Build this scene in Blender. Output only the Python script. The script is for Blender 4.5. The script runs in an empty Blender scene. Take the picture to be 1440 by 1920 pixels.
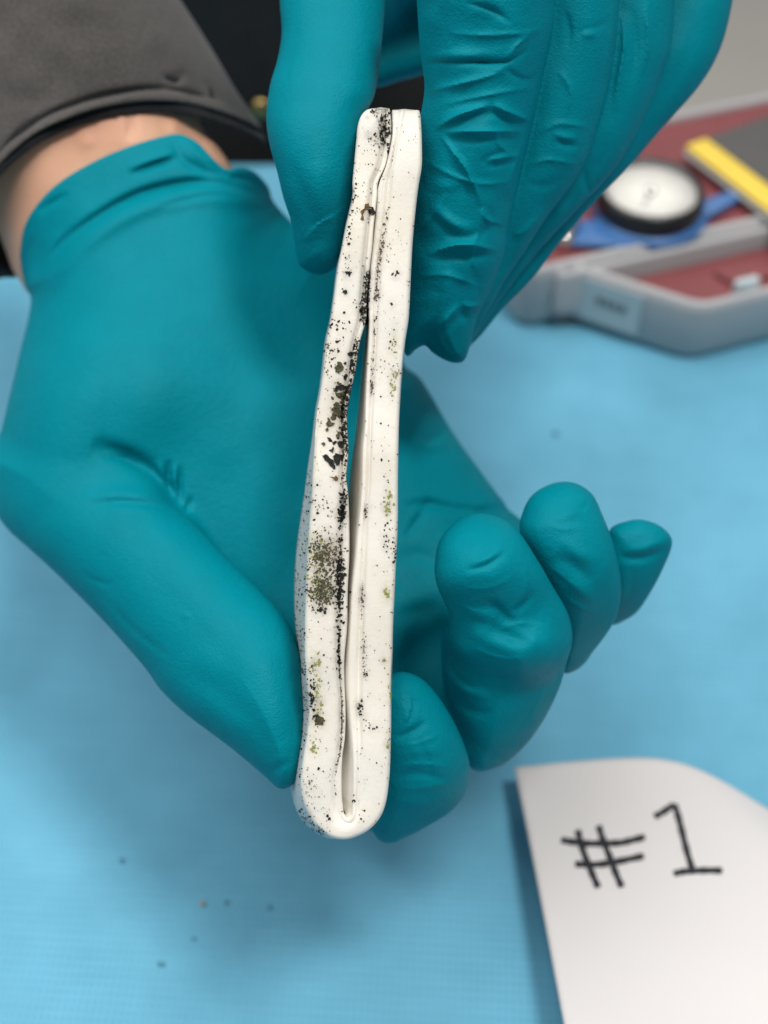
import bpy, math, random
import numpy as np
from mathutils import Vector
from mathutils.bvhtree import BVHTree

# ------------------------------------------------------------------ camera, light
FPX = 2318.0                      # focal length in photo pixels (1440 x 1920)
PITCH = math.radians(50)
CAM = np.array([0, -.257, .306])
RT = np.array([1., 0, 0]); FW = np.array([0, math.cos(PITCH), -math.sin(PITCH)]); UP = np.array([0, math.sin(PITCH), math.cos(PITCH)])
sc = bpy.context.scene
col = sc.collection
cd = bpy.data.cameras.new('camera'); cam = bpy.data.objects.new('camera', cd); col.objects.link(cam)
cam.location = CAM; cam.rotation_euler = (math.pi / 2 - PITCH, 0, 0)
cd.sensor_fit = 'VERTICAL'; cd.sensor_height = 36; cd.lens = FPX / 1920 * 36
cd.clip_start = .01; cd.clip_end = 50
cd.dof.use_dof = True; cd.dof.focus_distance = .229; cd.dof.aperture_fstop = 9.5
sc.camera = cam
w = bpy.data.worlds.new('World'); sc.world = w; w.use_nodes = True
bg = w.node_tree.nodes['Background']; bg.inputs[0].default_value = (.92, .96, 1, 1); bg.inputs[1].default_value = .22
sc.view_settings.view_transform = 'Standard'; sc.view_settings.look = 'None'
sc.view_settings.exposure = 0; sc.view_settings.gamma = 1
sc.cycles.use_denoising = True

def area(name, loc, target, size, power, colr):
    l = bpy.data.lights.new(name, 'AREA'); l.shape = 'RECTANGLE'; l.size, l.size_y = size; l.energy = power; l.color = colr
    o = bpy.data.objects.new(name, l); col.objects.link(o); o.location = loc
    o.rotation_euler = (Vector(target) - Vector(loc)).to_track_quat('-Z', 'Y').to_euler()
    return o
area('ceiling_panel', (.38, -.20, 1.45), (0, 0, .05), (.26, .30), 13, (1, .97, .92))
area('ceiling_panel', (-.75, .15, 1.85), (-.1, 0, .05), (1.9, 1.6), 37, (1, .985, .96))
area('ceiling_panel', (.35, 1.35, 1.25), (0, 0, .05), (.8, .5), 5, (1, .98, .95))

# ------------------------------------------------------------------ helpers
def unp(px, py, Z):
    """photo pixel and depth (m) -> world point(s)"""
    px = np.asarray(px, float); py = np.asarray(py, float); Z = np.asarray(Z, float)
    X = (px - 720) / FPX * Z; Y = (960 - py) / FPX * Z
    return CAM + X[..., None] * RT + Y[..., None] * UP + Z[..., None] * FW
def onz(px, py, h=0.):
    d = FW + RT * (px - 720) / FPX + UP * (960 - py) / FPX
    return CAM + (h - CAM[2]) / d[2] * d

def mesh_obj(name, verts, faces, mat, parent=None, smooth=True):
    me = bpy.data.meshes.new(name)
    me.from_pydata([tuple(v) for v in verts], [], [tuple(int(i) for i in f) for f in faces])
    if smooth: me.polygons.foreach_set('use_smooth', [True] * len(me.polygons))
    me.update()
    if mat: me.materials.append(mat)
    o = bpy.data.objects.new(name, me); col.objects.link(o)
    if parent: o.parent = parent
    return o
def quad_obj(name, V, Q, mat, parent=None):
    me = bpy.data.meshes.new(name)
    me.vertices.add(len(V)); me.vertices.foreach_set('co', np.ascontiguousarray(V, np.float32).ravel())
    me.loops.add(len(Q) * 4); me.loops.foreach_set('vertex_index', np.ascontiguousarray(Q, np.int32).ravel())
    me.polygons.add(len(Q)); me.polygons.foreach_set('loop_start', np.arange(0, len(Q) * 4, 4, dtype=np.int32))
    me.polygons.foreach_set('loop_total', np.full(len(Q), 4, np.int32))
    me.polygons.foreach_set('use_smooth', np.ones(len(Q), bool))
    me.update(calc_edges=True); me.validate()
    me.materials.append(mat)
    o = bpy.data.objects.new(name, me); col.objects.link(o)
    if parent: o.parent = parent
    return o
def tag(o, label=None, cat=None, group=None, kind=None):
    if label: o['label'] = label
    if cat: o['category'] = cat
    if group: o['group'] = group
    if kind: o['kind'] = kind
    return o
def empty(name, loc=(0, 0, 0)):
    o = bpy.data.objects.new(name, None); o.empty_display_size = .01; col.objects.link(o); o.location = loc
    return o
def adopt(o, parent):
    o.parent = parent; o.matrix_parent_inverse = parent.matrix_basis.inverted() if parent.parent is None else o.matrix_parent_inverse
    return o

def srgb(r, g, b):
    f = lambda c: (c / 255) / 12.92 if c / 255 < .04045 else ((c / 255 + .055) / 1.055) ** 2.4
    return (f(r), f(g), f(b), 1)

class Mat:
    def __init__(s, name, base, rough=.5, spec=.4, metal=0., **kw):
        s.m = bpy.data.materials.new(name); s.m.use_nodes = True
        s.nt = s.m.node_tree; s.n = s.nt.nodes; s.l = s.nt.links
        s.b = s.n['Principled BSDF']
        s.set('Base Color', base if len(base) == 4 else (*base, 1)); s.set('Roughness', rough); s.set('Specular IOR Level', spec); s.set('Metallic', metal)
        for k, v in kw.items(): s.set(k.replace('_', ' '), v)
    def set(s, k, v): s.b.inputs[k].default_value = v
    def coord(s, which='Object', scale=None, rot=None):
        tc = s.n.new('ShaderNodeTexCoord'); o = tc.outputs[which]
        if scale or rot:
            mp = s.n.new('ShaderNodeMapping')
            if scale: mp.inputs['Scale'].default_value = scale
            if rot: mp.inputs['Rotation'].default_value = rot
            s.l.new(o, mp.inputs['Vector']); o = mp.outputs['Vector']
        return o
    def noise(s, scale, detail=4, rough=.55, vec=None):
        n = s.n.new('ShaderNodeTexNoise'); n.inputs['Scale'].default_value = scale; n.inputs['Detail'].default_value = detail; n.inputs['Roughness'].default_value = rough
        s.l.new(vec if vec is not None else s.coord(), n.inputs['Vector']); return n.outputs['Fac']
    def ramp(s, fac, stops):
        r = s.n.new('ShaderNodeValToRGB'); el = r.color_ramp.elements
        while len(el) < len(stops): el.new(.5)
        for e, (p, c) in zip(el, stops): e.position = p; e.color = c if len(c) == 4 else (*c, 1)
        s.l.new(fac, r.inputs['Fac']); return r.outputs['Color']
    def mix(s, fac, a, b, mode='MIX'):
        m = s.n.new('ShaderNodeMix'); m.data_type = 'RGBA'; m.blend_type = mode
        for sock, v in ((m.inputs[0], fac), (m.inputs[6], a), (m.inputs[7], b)):
            if hasattr(v, 'is_output'): s.l.new(v, sock)
            else: sock.default_value = v
        return m.outputs[2]
    def math(s, op, a, b=0.):
        m = s.n.new('ShaderNodeMath'); m.operation = op
        for sock, v in zip(m.inputs, (a, b)):
            if hasattr(v, 'is_output'): s.l.new(v, sock)
            else: sock.default_value = v
        return m.outputs[0]
    def attr(s, name):
        a = s.n.new('ShaderNodeAttribute'); a.attribute_name = name; return a.outputs['Fac']
    def color(s, c): s.l.new(c, s.b.inputs['Base Color'])
    def bump(s, h, strength=.3, dist=.001, prev=None):
        b = s.n.new('ShaderNodeBump'); b.inputs['Strength'].default_value = strength; b.inputs['Distance'].default_value = dist
        s.l.new(h, b.inputs['Height'])
        if prev is not None: s.l.new(prev, b.inputs['Normal'])
        s.l.new(b.outputs['Normal'], s.b.inputs['Normal']); return b.outputs['Normal']

def catmull(pts, n=6, closed=False):
    P = np.asarray(pts, float); N = len(P); out = []
    rng = range(N if closed else N - 1)
    for i in rng:
        if closed: a, b, c, d = P[i - 1], P[i], P[(i + 1) % N], P[(i + 2) % N]
        else: a, b, c, d = P[max(i - 1, 0)], P[i], P[i + 1], P[min(i + 2, N - 1)]
        for t in np.arange(n) / n:
            out.append(.5 * (2 * b + (c - a) * t + (2 * a - 5 * b + 4 * c - d) * t * t + (3 * b - a - 3 * c + d) * t ** 3))
    if not closed: out.append(P[-1])
    return np.array(out)

def seg_dist(X, Y, poly, closed=True):
    """distance to a polyline and the arc parameter 0..1 of the nearest point, on a 2-D grid"""
    best = np.full(X.shape, 1e9, np.float32); par = np.zeros(X.shape, np.float32); sgn = np.ones(X.shape, np.float32)
    P = np.asarray(poly, np.float32); Q = np.roll(P, -1, 0) if closed else P[1:]; P = P if closed else P[:-1]
    L = np.hypot(*(Q - P).T); cum = np.concatenate([[0], np.cumsum(L)]); tot = max(cum[-1], 1e-6)
    for i, (a, b) in enumerate(zip(P, Q)):
        d = b - a; l2 = max(float(d @ d), 1e-9)
        t = np.clip(((X - a[0]) * d[0] + (Y - a[1]) * d[1]) / l2, 0, 1)
        ex = X - a[0] - t * d[0]; ey = Y - a[1] - t * d[1]
        dd = ex * ex + ey * ey; m = dd < best
        best[m] = dd[m]; par[m] = ((cum[i] + t * L[i]) / tot)[m]; sgn[m] = np.sign(d[0] * ey - d[1] * ex)[m]
    return np.sqrt(best), par, sgn
def inside(X, Y, poly):
    r = np.zeros(X.shape, bool); P = np.asarray(poly, np.float32); j = len(P) - 1
    for i in range(len(P)):
        (xi, yi), (xj, yj) = P[i], P[j]
        c = ((yi > Y) != (yj > Y)) & (X < (xj - xi) * (Y - yi) / ((yj - yi) if yj != yi else 1e-9) + xi)
        r ^= c; j = i
    return r
def sdist(X, Y, poly):            # > 0 inside
    d, _, _ = seg_dist(X, Y, poly); return np.where(inside(X, Y, poly), d, -d)

def tps(ctrl, X, Y):
    c = np.asarray(ctrl, float)
    if len(c) > 2:                # points in a line say nothing across it: keep the depth level there
        q = c[:, :2] - c[:, :2].mean(0); ev, vec = np.linalg.eigh(q.T @ q / len(c))
        if ev[0] < 60 ** 2 or ev[0] < .12 * ev[1]:
            o = np.r_[vec[:, 0] * 130, 0]; c = np.vstack([c, c + o, c - o])
    n = len(c)
    if n == 1: return np.full(X.shape, c[0, 2], np.float32)
    xs, ys = c[:, 0] / 500, c[:, 1] / 500
    U = lambda r2: np.where(r2 > 0, r2 * np.log(r2 + 1e-12), 0)
    if n < 4:
        A = np.c_[np.ones(n), xs, ys]; k = np.linalg.lstsq(A, c[:, 2], rcond=None)[0]
        return (k[0] + k[1] * X / 500 + k[2] * Y / 500).astype(np.float32)
    K = U((xs[:, None] - xs) ** 2 + (ys[:, None] - ys) ** 2) + 1e-3 * np.eye(n)
    P = np.c_[np.ones(n), xs, ys]
    A = np.block([[K, P], [P.T, np.zeros((3, 3))]])
    s = np.linalg.solve(A, np.r_[c[:, 2], 0, 0, 0])
    out = s[n] + s[n + 1] * X / 500 + s[n + 2] * Y / 500
    for i in range(n): out = out + s[i] * U((X / 500 - xs[i]) ** 2 + (Y / 500 - ys[i]) ** 2)
    return out.astype(np.float32)

_rs = np.random.RandomState(5)
def vnoise(X, Y, scale, seed=0):
    r = np.random.RandomState(seed); g = r.rand(64, 64).astype(np.float32) * 2 - 1
    x = X / scale; y = Y / scale; xi = np.floor(x).astype(int); yi = np.floor(y).astype(int); fx = x - xi; fy = y - yi
    fx = fx * fx * (3 - 2 * fx); fy = fy * fy * (3 - 2 * fy)
    G = lambda a, b: g[a % 64, b % 64]
    return (G(xi, yi) * (1 - fx) + G(xi + 1, yi) * fx) * (1 - fy) + (G(xi, yi + 1) * (1 - fx) + G(xi + 1, yi + 1) * fx) * fy

def boxmax(A, r):
    for ax in (0, 1):
        out = A.copy()
        for k in range(1, r + 1):
            out = np.maximum(out, np.maximum(np.roll(A, k, ax), np.roll(A, -k, ax)))
        A = out
    return A
def boxblur(A, r):
    for ax in (0, 1):
        P = np.pad(A, [(r, r) if i == ax else (0, 0) for i in (0, 1)], mode='edge')
        c = np.cumsum(P, axis=ax); c = np.concatenate([np.zeros_like(np.take(c, [0], ax)), c], ax)
        n = A.shape[ax]; A = (np.take(c, range(2 * r + 1, 2 * r + 1 + n), ax) - np.take(c, range(0, n), ax)) / (2 * r + 1)
    return A

class Volume:
    """solid built from rounded, thick outlines; the grid runs along sight lines, depth in mm"""
    def __init__(s, x0, x1, y0, y1, z0, z1, step=3., dz=.45):
        s.px = np.arange(x0, x1, step, dtype=np.float32); s.py = np.arange(y0, y1, step, dtype=np.float32); s.z = np.arange(z0, z1, dz, dtype=np.float32)
        s.step = step; s.gs = 1.; s.X, s.Y = np.meshgrid(s.px, s.py, indexing='ij')
        s.F = np.full((len(s.px), len(s.py), len(s.z)), 20., np.float32)
    def part(s, outline, zc, rmax=11., rmin=3., flat=1., creases=(), noise=(), k=1.5, smooth=5, cut=None):
        poly = catmull(outline, smooth, True) if smooth else np.asarray(outline, float)
        pad = 45
        ix = np.searchsorted(s.px, [poly[:, 0].min() - pad, poly[:, 0].max() + pad]); iy = np.searchsorted(s.py, [poly[:, 1].min() - pad, poly[:, 1].max() + pad])
        sl = (slice(*ix), slice(*iy)); X, Y = s.X[sl], s.Y[sl]
        if X.size == 0: return
        Zc = tps(zc, X, Y) if not np.isscalar(zc) else np.full(X.shape, zc, np.float32)
        mm = Zc / FPX
        d = sdist(X, Y, poly) * mm
        r = max(2, int(rmax * FPX / 250 / s.step * .8)); R = boxmax(np.clip(d, 0, rmax), r); R = np.clip(boxblur(R, max(2, r // 2)), rmin, rmax).astype(np.float32)
        B = np.zeros(X.shape, np.float32)
        for c in creases:
            pts, amp, wid = c[0], c[1], c[2]; mode = c[3] if len(c) > 3 else 'g'
            dd, t, sg = seg_dist(X, Y, catmull(pts, 5) if len(pts) > 2 else pts, False)
            tap = np.clip(np.sin(np.pi * t), 0, 1) ** .9
            if mode == 'g': B += amp * (s.gs if amp < 0 else 1.) * tap * np.exp(-(dd / wid) ** 2)
            elif mode == 'r': B += 1.5 * amp * tap * np.exp(-dd / (wid * .8))                         # sharp ridge
            elif mode == 's': B += amp * tap * np.exp(-dd / wid) * np.where(sg > 0, 1, -.25)  # step: raised one side
            elif mode == 'b': B += amp * np.exp(-(dd / wid) ** 2)                          # blob
        for sc_, amp, seed in noise: B += amp * vnoise(X, Y, sc_, seed)
        zlo, zhi = float((Zc - R * flat).min()) - 6, float((Zc + R * flat).max()) + 6
        iz = np.searchsorted(s.z, [zlo, zhi]); z = s.z[slice(*iz)]
        D = z[None, None, :] - Zc[..., None]
        D = (D + B[..., None] * (.5 - .5 * np.tanh((D + 2) / 3))) / flat
        q = np.maximum(R - d, 0)
        f = np.sqrt(q[..., None] ** 2 + D * D) - R[..., None]
        if cut is not None:
            cdist = -sdist(X, Y, cut) * mm; f = np.maximum(f, cdist[..., None])
        G = s.F[sl[0], sl[1], slice(*iz)]
        h = np.maximum(k - np.abs(G - f), 0) / k
        s.F[sl[0], sl[1], slice(*iz)] = np.minimum(G, f) - h * h * k * .25
    def mesh(s, relax=1):
        F = s.F; F[0] = F[-1] = 5; F[:, 0] = F[:, -1] = 5; F[:, :, 0] = F[:, :, -1] = 5
        I = F < 0
        cnt = np.zeros(tuple(n - 1 for n in F.shape), np.uint8)
        corners = [(a, b, c) for a in (0, 1) for b in (0, 1) for c in (0, 1)]
        n0, n1, n2 = F.shape
        for a, b, c in corners: cnt += I[a:n0 - 1 + a, b:n1 - 1 + b, c:n2 - 1 + c]
        act = np.argwhere((cnt > 0) & (cnt < 8))
        idm = np.full(cnt.shape, -1, np.int32); idm[tuple(act.T)] = np.arange(len(act))
        acc = np.zeros((len(act), 3), np.float32); num = np.zeros(len(act), np.float32)
        for p in corners:
            for ax in range(3):
                if p[ax]: continue
                q = list(p); q[ax] = 1
                va = F[act[:, 0] + p[0], act[:, 1] + p[1], act[:, 2] + p[2]]; vb = F[act[:, 0] + q[0], act[:, 1] + q[1], act[:, 2] + q[2]]
                m = (va < 0) != (vb < 0); t = np.where(m, va / np.where(m, va - vb, 1), 0)
                pos = np.tile(np.array(p, np.float32), (len(act), 1)); pos[:, ax] += t
                acc += pos * m[:, None]; num += m
        V = act + acc / num[:, None]
        quads = []
        for ax in range(3):
            sl = [slice(None)] * 3; sh = [slice(None)] * 3
            sl[ax] = slice(0, -1); sh[ax] = slice(1, None)
            A = I[tuple(sl)]; Bq = I[tuple(sh)]
            e = np.argwhere(A != Bq); fl = A[tuple(e.T)]
            u, v = [(1, 2), (2, 0), (0, 1)][ax]
            du = np.zeros(3, int); du[u] = 1; dv = np.zeros(3, int); dv[v] = 1
            g = lambda o: idm[tuple((e - o).T)]
            a, b, c, d = g(du + dv), g(dv), g(0 * du), g(du)
            Q = np.c_[a, b, c, d]; Q[~fl] = Q[~fl][:, ::-1]
            quads.append(Q)
        Q = np.concatenate(quads)
        for _ in range(relax):
            S = np.zeros_like(V); N = np.zeros(len(V))
            for i in range(4):
                for j in (1, 3):
                    np.add.at(S, Q[:, i], V[Q[:, (i + j) % 4]]); np.add.at(N, Q[:, i], 1)
            V = V * .5 + .5 * S / np.maximum(N, 1)[:, None]
        px = s.px[0] + V[:, 0] * s.step; py = s.py[0] + V[:, 1] * s.step; z = s.z[0] + V[:, 2] * (s.z[1] - s.z[0])
        return unp(px, py, z / 1000), Q[:, ::-1]

def prism(name, poly, z0, z1, mat, parent=None, bevel=.0015, seg=3):
    n = len(poly)
    V = [(x, y, z0) for x, y in poly] + [(x, y, z1) for x, y in poly]
    Fc = [list(range(n))[::-1], list(range(n, 2 * n))] + [[i, (i + 1) % n, n + (i + 1) % n, n + i] for i in range(n)]
    o = mesh_obj(name, V, Fc, mat, parent)
    if bevel:
        b = o.modifiers.new('bevel', 'BEVEL'); b.width = bevel; b.segments = seg; b.limit_method = 'ANGLE'; b.angle_limit = .6
    return o
def round_poly(P, r, n=5):
    P = [np.array(p, float) for p in P]; out = []
    for i in range(len(P)):
        a, b, c = P[i - 1], P[i], P[(i + 1) % len(P)]
        ri = r[i] if hasattr(r, '__len__') else r
        u = (a - b) / np.linalg.norm(a - b); v = (c - b) / np.linalg.norm(c - b)
        s = b + u * ri; e = b + v * ri
        for t in np.linspace(0, 1, n): out.append(tuple((1 - t) ** 2 * s + 2 * t * (1 - t) * b + t * t * e))
    return out
def inset(P, d):
    P = np.asarray(P, float); N = len(P); T = np.roll(P, -1, 0) - np.roll(P, 1, 0); T /= np.linalg.norm(T, axis=1)[:, None]
    nrm = np.c_[-T[:, 1], T[:, 0]]
    area_ = np.sum(P[:, 0] * np.roll(P[:, 1], -1) - P[:, 1] * np.roll(P[:, 0], -1))
    return P + nrm * d * (1 if area_ > 0 else -1)
def lathe(name, prof, mat, parent, loc, n=48, axis=None):
    V = []; Fc = []; m = len(prof)
    for i in range(n):
        a = 2 * math.pi * i / n
        for r, z in prof: V.append((r * math.cos(a), r * math.sin(a), z))
    for i in range(n):
        for j in range(m - 1):
            a, b = i * m + j, ((i + 1) % n) * m + j
            Fc.append((a, b, b + 1, a + 1))
    o = mesh_obj(name, V, Fc, mat, parent); o.location = loc
    if axis is not None: o.rotation_euler = Vector(axis).to_track_quat('Z', 'Y').to_euler()
    return o

# ------------------------------------------------------------------ materials
def glove_mat(crinkle):
    m = Mat('teal_nitrile', (.0, .19, .235), .5, .055)
    n = m.noise(120, 4); c = m.mix(n, (.0, .180, .230, 1), (.0, .218, .280, 1))
    pw = m.ramp(m.noise(900, 5, .75), [(.55, (0,) * 3), (.80, (.35,) * 3)]); pw = m.math('MULTIPLY', pw, m.ramp(m.noise(45, 3), [(.45, (0,) * 3), (.7, (1,) * 3)]))
    m.color(m.mix(pw, c, (.015, .26, .31, 1)))
    r = m.ramp(m.noise(300, 4), [(.3, (.40,) * 3), (.75, (.56,) * 3)]); m.l.new(r, m.b.inputs['Roughness'])
    def ridged(scale, det, dist):
        t = m.n.new('ShaderNodeTexNoise'); t.noise_type = 'RIDGED_MULTIFRACTAL'; t.normalize = True
        t.inputs['Scale'].default_value = scale; t.inputs['Detail'].default_value = det; t.inputs['Distortion'].default_value = dist; t.inputs['Roughness'].default_value = .4
        m.l.new(m.coord(), t.inputs['Vector']); return t.outputs['Fac']
    b = m.bump(m.noise(2600, 2), .40, .0003); b = m.bump(m.noise(650, 3), .20, .0007, b)
    b = m.bump(ridged(34, 1.5, .5), crinkle, .0035, b)
    return m.m
M_GLOVE = glove_mat(.10); M_GLOVE2 = glove_mat(.38)
def white_mat():
    m = Mat('white_rubber', (.80, .78, .73), .5, .35)
    m.set('Subsurface Weight', .12); m.set('Subsurface Radius', (.004, .003, .002)); m.set('Subsurface Scale', .4)
    c = m.mix(m.ramp(m.noise(70, 4), [(.42, (0,) * 3), (.75, (.55,) * 3)]), (.76, .73, .67, 1), (.72, .665, .56, 1))
    grime = m.math('MULTIPLY', m.attr('grime'), m.ramp(m.noise(900, 5, .7), [(.40, (0,) * 3), (.60, (1,) * 3)]))
    c = m.mix(grime, c, (.055, .05, .045, 1))
    green = m.math('MULTIPLY', m.attr('moss'), m.ramp(m.noise(1500, 5, .7), [(.32, (0,) * 3), (.52, (1,) * 3)]))
    c = m.mix(green, c, (.16, .16, .075, 1))
    yel = m.math('MULTIPLY', m.attr('lichen'), m.ramp(m.noise(700, 4, .6), [(.45, (0,) * 3), (.65, (.8,) * 3)]))
    c = m.mix(yel, c, (.60, .56, .32, 1))
    film = m.math('MULTIPLY', m.attr('halo'), m.ramp(m.noise(520, 6, .75), [(.36, (.05,) * 3), (.66, (.75,) * 3)]))
    c = m.mix(film, c, (.33, .30, .24, 1))
    c = m.mix(m.ramp(m.noise(26, 5, .65), [(.50, (0,) * 3), (.8, (.5,) * 3)]), c, (.66, .58, .44, 1))
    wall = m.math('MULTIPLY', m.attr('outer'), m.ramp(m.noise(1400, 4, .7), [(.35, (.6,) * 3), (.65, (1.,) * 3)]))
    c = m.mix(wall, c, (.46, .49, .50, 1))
    m.color(c); m.bump(m.noise(1300, 3), .12, .0005)
    return m.m
M_WHITE = white_mat()
def fleck_mat(name, c1, c2):
    m = Mat(name, c1, .85, .15); m.color(m.mix(m.ramp(m.noise(1800, 3), [(.35, (0,) * 3), (.65, (1,) * 3)]), (*c1, 1), (*c2, 1))); m.bump(m.noise(3000, 2), .4, .0005); return m.m
M_BLACK = fleck_mat('black_mould', (.012, .013, .012), (.030, .032, .026))
M_OLIVE = fleck_mat('olive_mould', (.045, .045, .026), (.10, .095, .05))
M_GREEN = fleck_mat('green_mould', (.22, .24, .05), (.36, .36, .12))
M_BROWN = fleck_mat('brown_mould', (.10, .055, .02), (.20, .12, .05))
M_GREYM = fleck_mat('grey_mould', (.16, .15, .14), (.3, .28, .25))
M_RED = fleck_mat('reddish_mould', (.10, .05, .045), (.2, .13, .11))
def drape_mat():
    m = Mat('blue_nonwoven', (.14, .40, .56), .85, .2)
    v = m.coord('Object', rot=(0, 0, .06))
    sep = m.n.new('ShaderNodeSeparateXYZ'); m.l.new(v, sep.inputs[0])
    sx = m.math('SINE', m.math('MULTIPLY', sep.outputs[0], 2 * math.pi / .00175)); sy = m.math('SINE', m.math('MULTIPLY', sep.outputs[1], 2 * math.pi / .0021))
    dots = m.math('MULTIPLY', m.math('MAXIMUM', sx, 0.), m.math('MAXIMUM', sy, 0.))
    dots = m.math('MULTIPLY', dots, m.ramp(m.noise(30, 3), [(.35, (.25,) * 3), (.7, (1,) * 3)]))
    cl = m.ramp(m.noise(14, 6, .6), [(.3, (.112, .34, .48)), (.7, (.162, .46, .64))])
    fib = m.ramp(m.noise(60, 5, .7, m.coord('Object', scale=(.5, 6, 1))), [(.35, (.97,) * 3), (.65, (1.02,) * 3)])
    cl = m.mix(1., cl, fib, 'MULTIPLY')
    c = m.mix(m.math('MULTIPLY', dots, .8), cl, (.075, .26, .40, 1)); m.color(c)
    b = m.bump(dots, -.25, .0006); m.bump(m.noise(900, 3), .2, .0008, b)
    return m.m
M_DRAPE = drape_mat()
def cloth_mat(name, c1, c2, scale=1600):
    m = Mat(name, c1, .9, .15)
    wv = m.n.new('ShaderNodeTexWave'); wv.inputs['Scale'].default_value = scale / 3; wv.inputs['Distortion'].default_value = 1.5; m.l.new(m.coord(), wv.inputs['Vector'])
    n = m.noise(scale, 3); c = m.mix(m.ramp(n, [(.35, (0,) * 3), (.65, (1,) * 3)]), (*c1, 1), (*c2, 1))
    c = m.mix(.25, c, m.ramp(m.noise(40, 4), [(.3, (*c1,)), (.7, (*c2,))])); m.color(c)
    b = m.bump(wv.outputs['Fac'], .25, .0004); m.bump(n, .35, .0006, b); m.set('Sheen Weight', .15)
    return m.m
M_SLEEVE = cloth_mat('grey_twill', (.046, .043, .041), (.104, .096, .091), 2300)
M_LINING = cloth_mat('black_lining', (.008, .009, .011), (.018, .018, .02))
M_TORSO = cloth_mat('black_cloth', (.006, .009, .011), (.018, .02, .021), 500)
def skin_mat():
    m = Mat('skin', (.62, .36, .24), .5, .35)
    m.color(m.mix(m.ramp(m.noise(60, 5), [(.3, (0,) * 3), (.7, (1,) * 3)]), (.74, .42, .28, 1), (.66, .34, .22, 1)))
    m.set('Subsurface Weight', .25); m.set('Subsurface Radius', (.008, .003, .002)); m.set('Subsurface Scale', .5); m.bump(m.noise(1500, 3), .2, .0006)
    return m.m
M_SKIN = skin_mat()
def plain(name, c, rough=.5, spec=.4, metal=0., var=.12, scale=80):
    m = Mat(name, c, rough, spec, metal); n = m.noise(scale, 4)
    m.color(m.mix(n, (*[max(0, v * (1 - var)) for v in c], 1), (*[min(1, v * (1 + var)) for v in c], 1))); m.bump(m.noise(scale * 12, 2), .08, .0005); return m.m
M_PAPER = plain('white_paper', (.68, .655, .65), .8, .2, var=.03, scale=40)
M_INK = plain('marker_ink', (.018, .020, .026), .6, .3)
M_CASE = plain('grey_plastic', (.40, .40, .41), .4, .4, var=.05)
M_VELVET = plain('maroon_flock', (.20, .045, .050), .55, .5, var=.2); 
M_STICKER = plain('pale_sticker', (.50, .56, .58), .6, .3, var=.04)
M_SMUDGE = plain('sticker_print', (.16, .19, .20), .6, .3)
M_BLUE = plain('blue_plastic', (.045, .15, .38), .35, .5)
M_BLACKP = plain('black_plastic', (.010, .010, .011), .3, .5)
M_DIAL = plain('dial_face', (.82, .80, .74), .5, .4)
M_STEEL = plain('polished_steel', (.75, .72, .68), .25, .5, 1.)
M_YEL = plain('yellow_plastic', (.78, .56, .07), .5, .4)
M_DGREY = plain('dark_grey_plastic', (.075, .073, .072), .55, .4)
M_FLOOR = plain('beige_floor', (.56, .53, .49), .6, .3, var=.06, scale=6)
M_TABLE = plain('pale_laminate', (.6, .6, .6), .5, .4)
M_BRASS = plain('brass', (.28, .21, .09), .3, .5, 1.)
gm = Mat('dial_glass', (.9, .9, .9), .04, .5); gm.set('Alpha', .10); M_GLASS = gm.m

# ------------------------------------------------------------------ setting
fl = mesh_obj('floor', [(-4, -3, -.75), (4, -3, -.75), (4, 5, -.75), (-4, 5, -.75)], [(0, 1, 2, 3)], M_FLOOR); tag(fl, 'pale beige floor beyond the table', kind='structure')
EDGE = .192
tb = prism('table', [(-.9, -.6), (.9, -.6), (.9, EDGE - .003), (-.9, EDGE - .003)], -.03, -.004, M_TABLE, bevel=.002); tag(tb, 'pale table top under the blue drape', kind='structure')
nx, ny = 160, 130
xs = np.linspace(-.7, .7, nx); ys = np.linspace(-.42, EDGE, ny); GX, GY = np.meshgrid(xs, ys, indexing='ij')
GZ = .0007 * vnoise(GX, GY, .11, 3) + .0005 * vnoise(GX, GY, .045, 9) - .0008
V = np.stack([GX, GY, GZ], -1); hang = V[:, -1:, :].copy()
rows = [V] + [hang + np.array([0, dy, dz]) for dy, dz in ((.004, -.002), (.006, -.008), (.006, -.03), (.007, -.10))]
V = np.concatenate(rows, 1); nyy = V.shape[1]
idx = np.arange(nx * nyy).reshape(nx, nyy)
Q = np.stack([idx[:-1, :-1], idx[1:, :-1], idx[1:, 1:], idx[:-1, 1:]], -1).reshape(-1, 4)
dr = quad_obj('drape', V.reshape(-1, 3), Q, M_DRAPE); tag(dr, 'sky blue non-woven drape spread over the whole table', 'drape')

# ------------------------------------------------------------------ person: gloves, forearm, sleeve, jacket
person = empty('person', (0, .32, -.75)); tag(person, 'person in dark grey jacket and teal rubber gloves holding a folded white strip', 'person')
def child(name, V, Q, mat, parent=person, label=None):
    o = quad_obj(name, V, Q, mat); o.parent = parent
    o.matrix_parent_inverse = PINV if parent is person else PINV.__class__.Identity(4)
    if label: o['label'] = label
    return o
from mathutils import Matrix
PINV = Matrix.Translation((0, -.32, .75))

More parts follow.
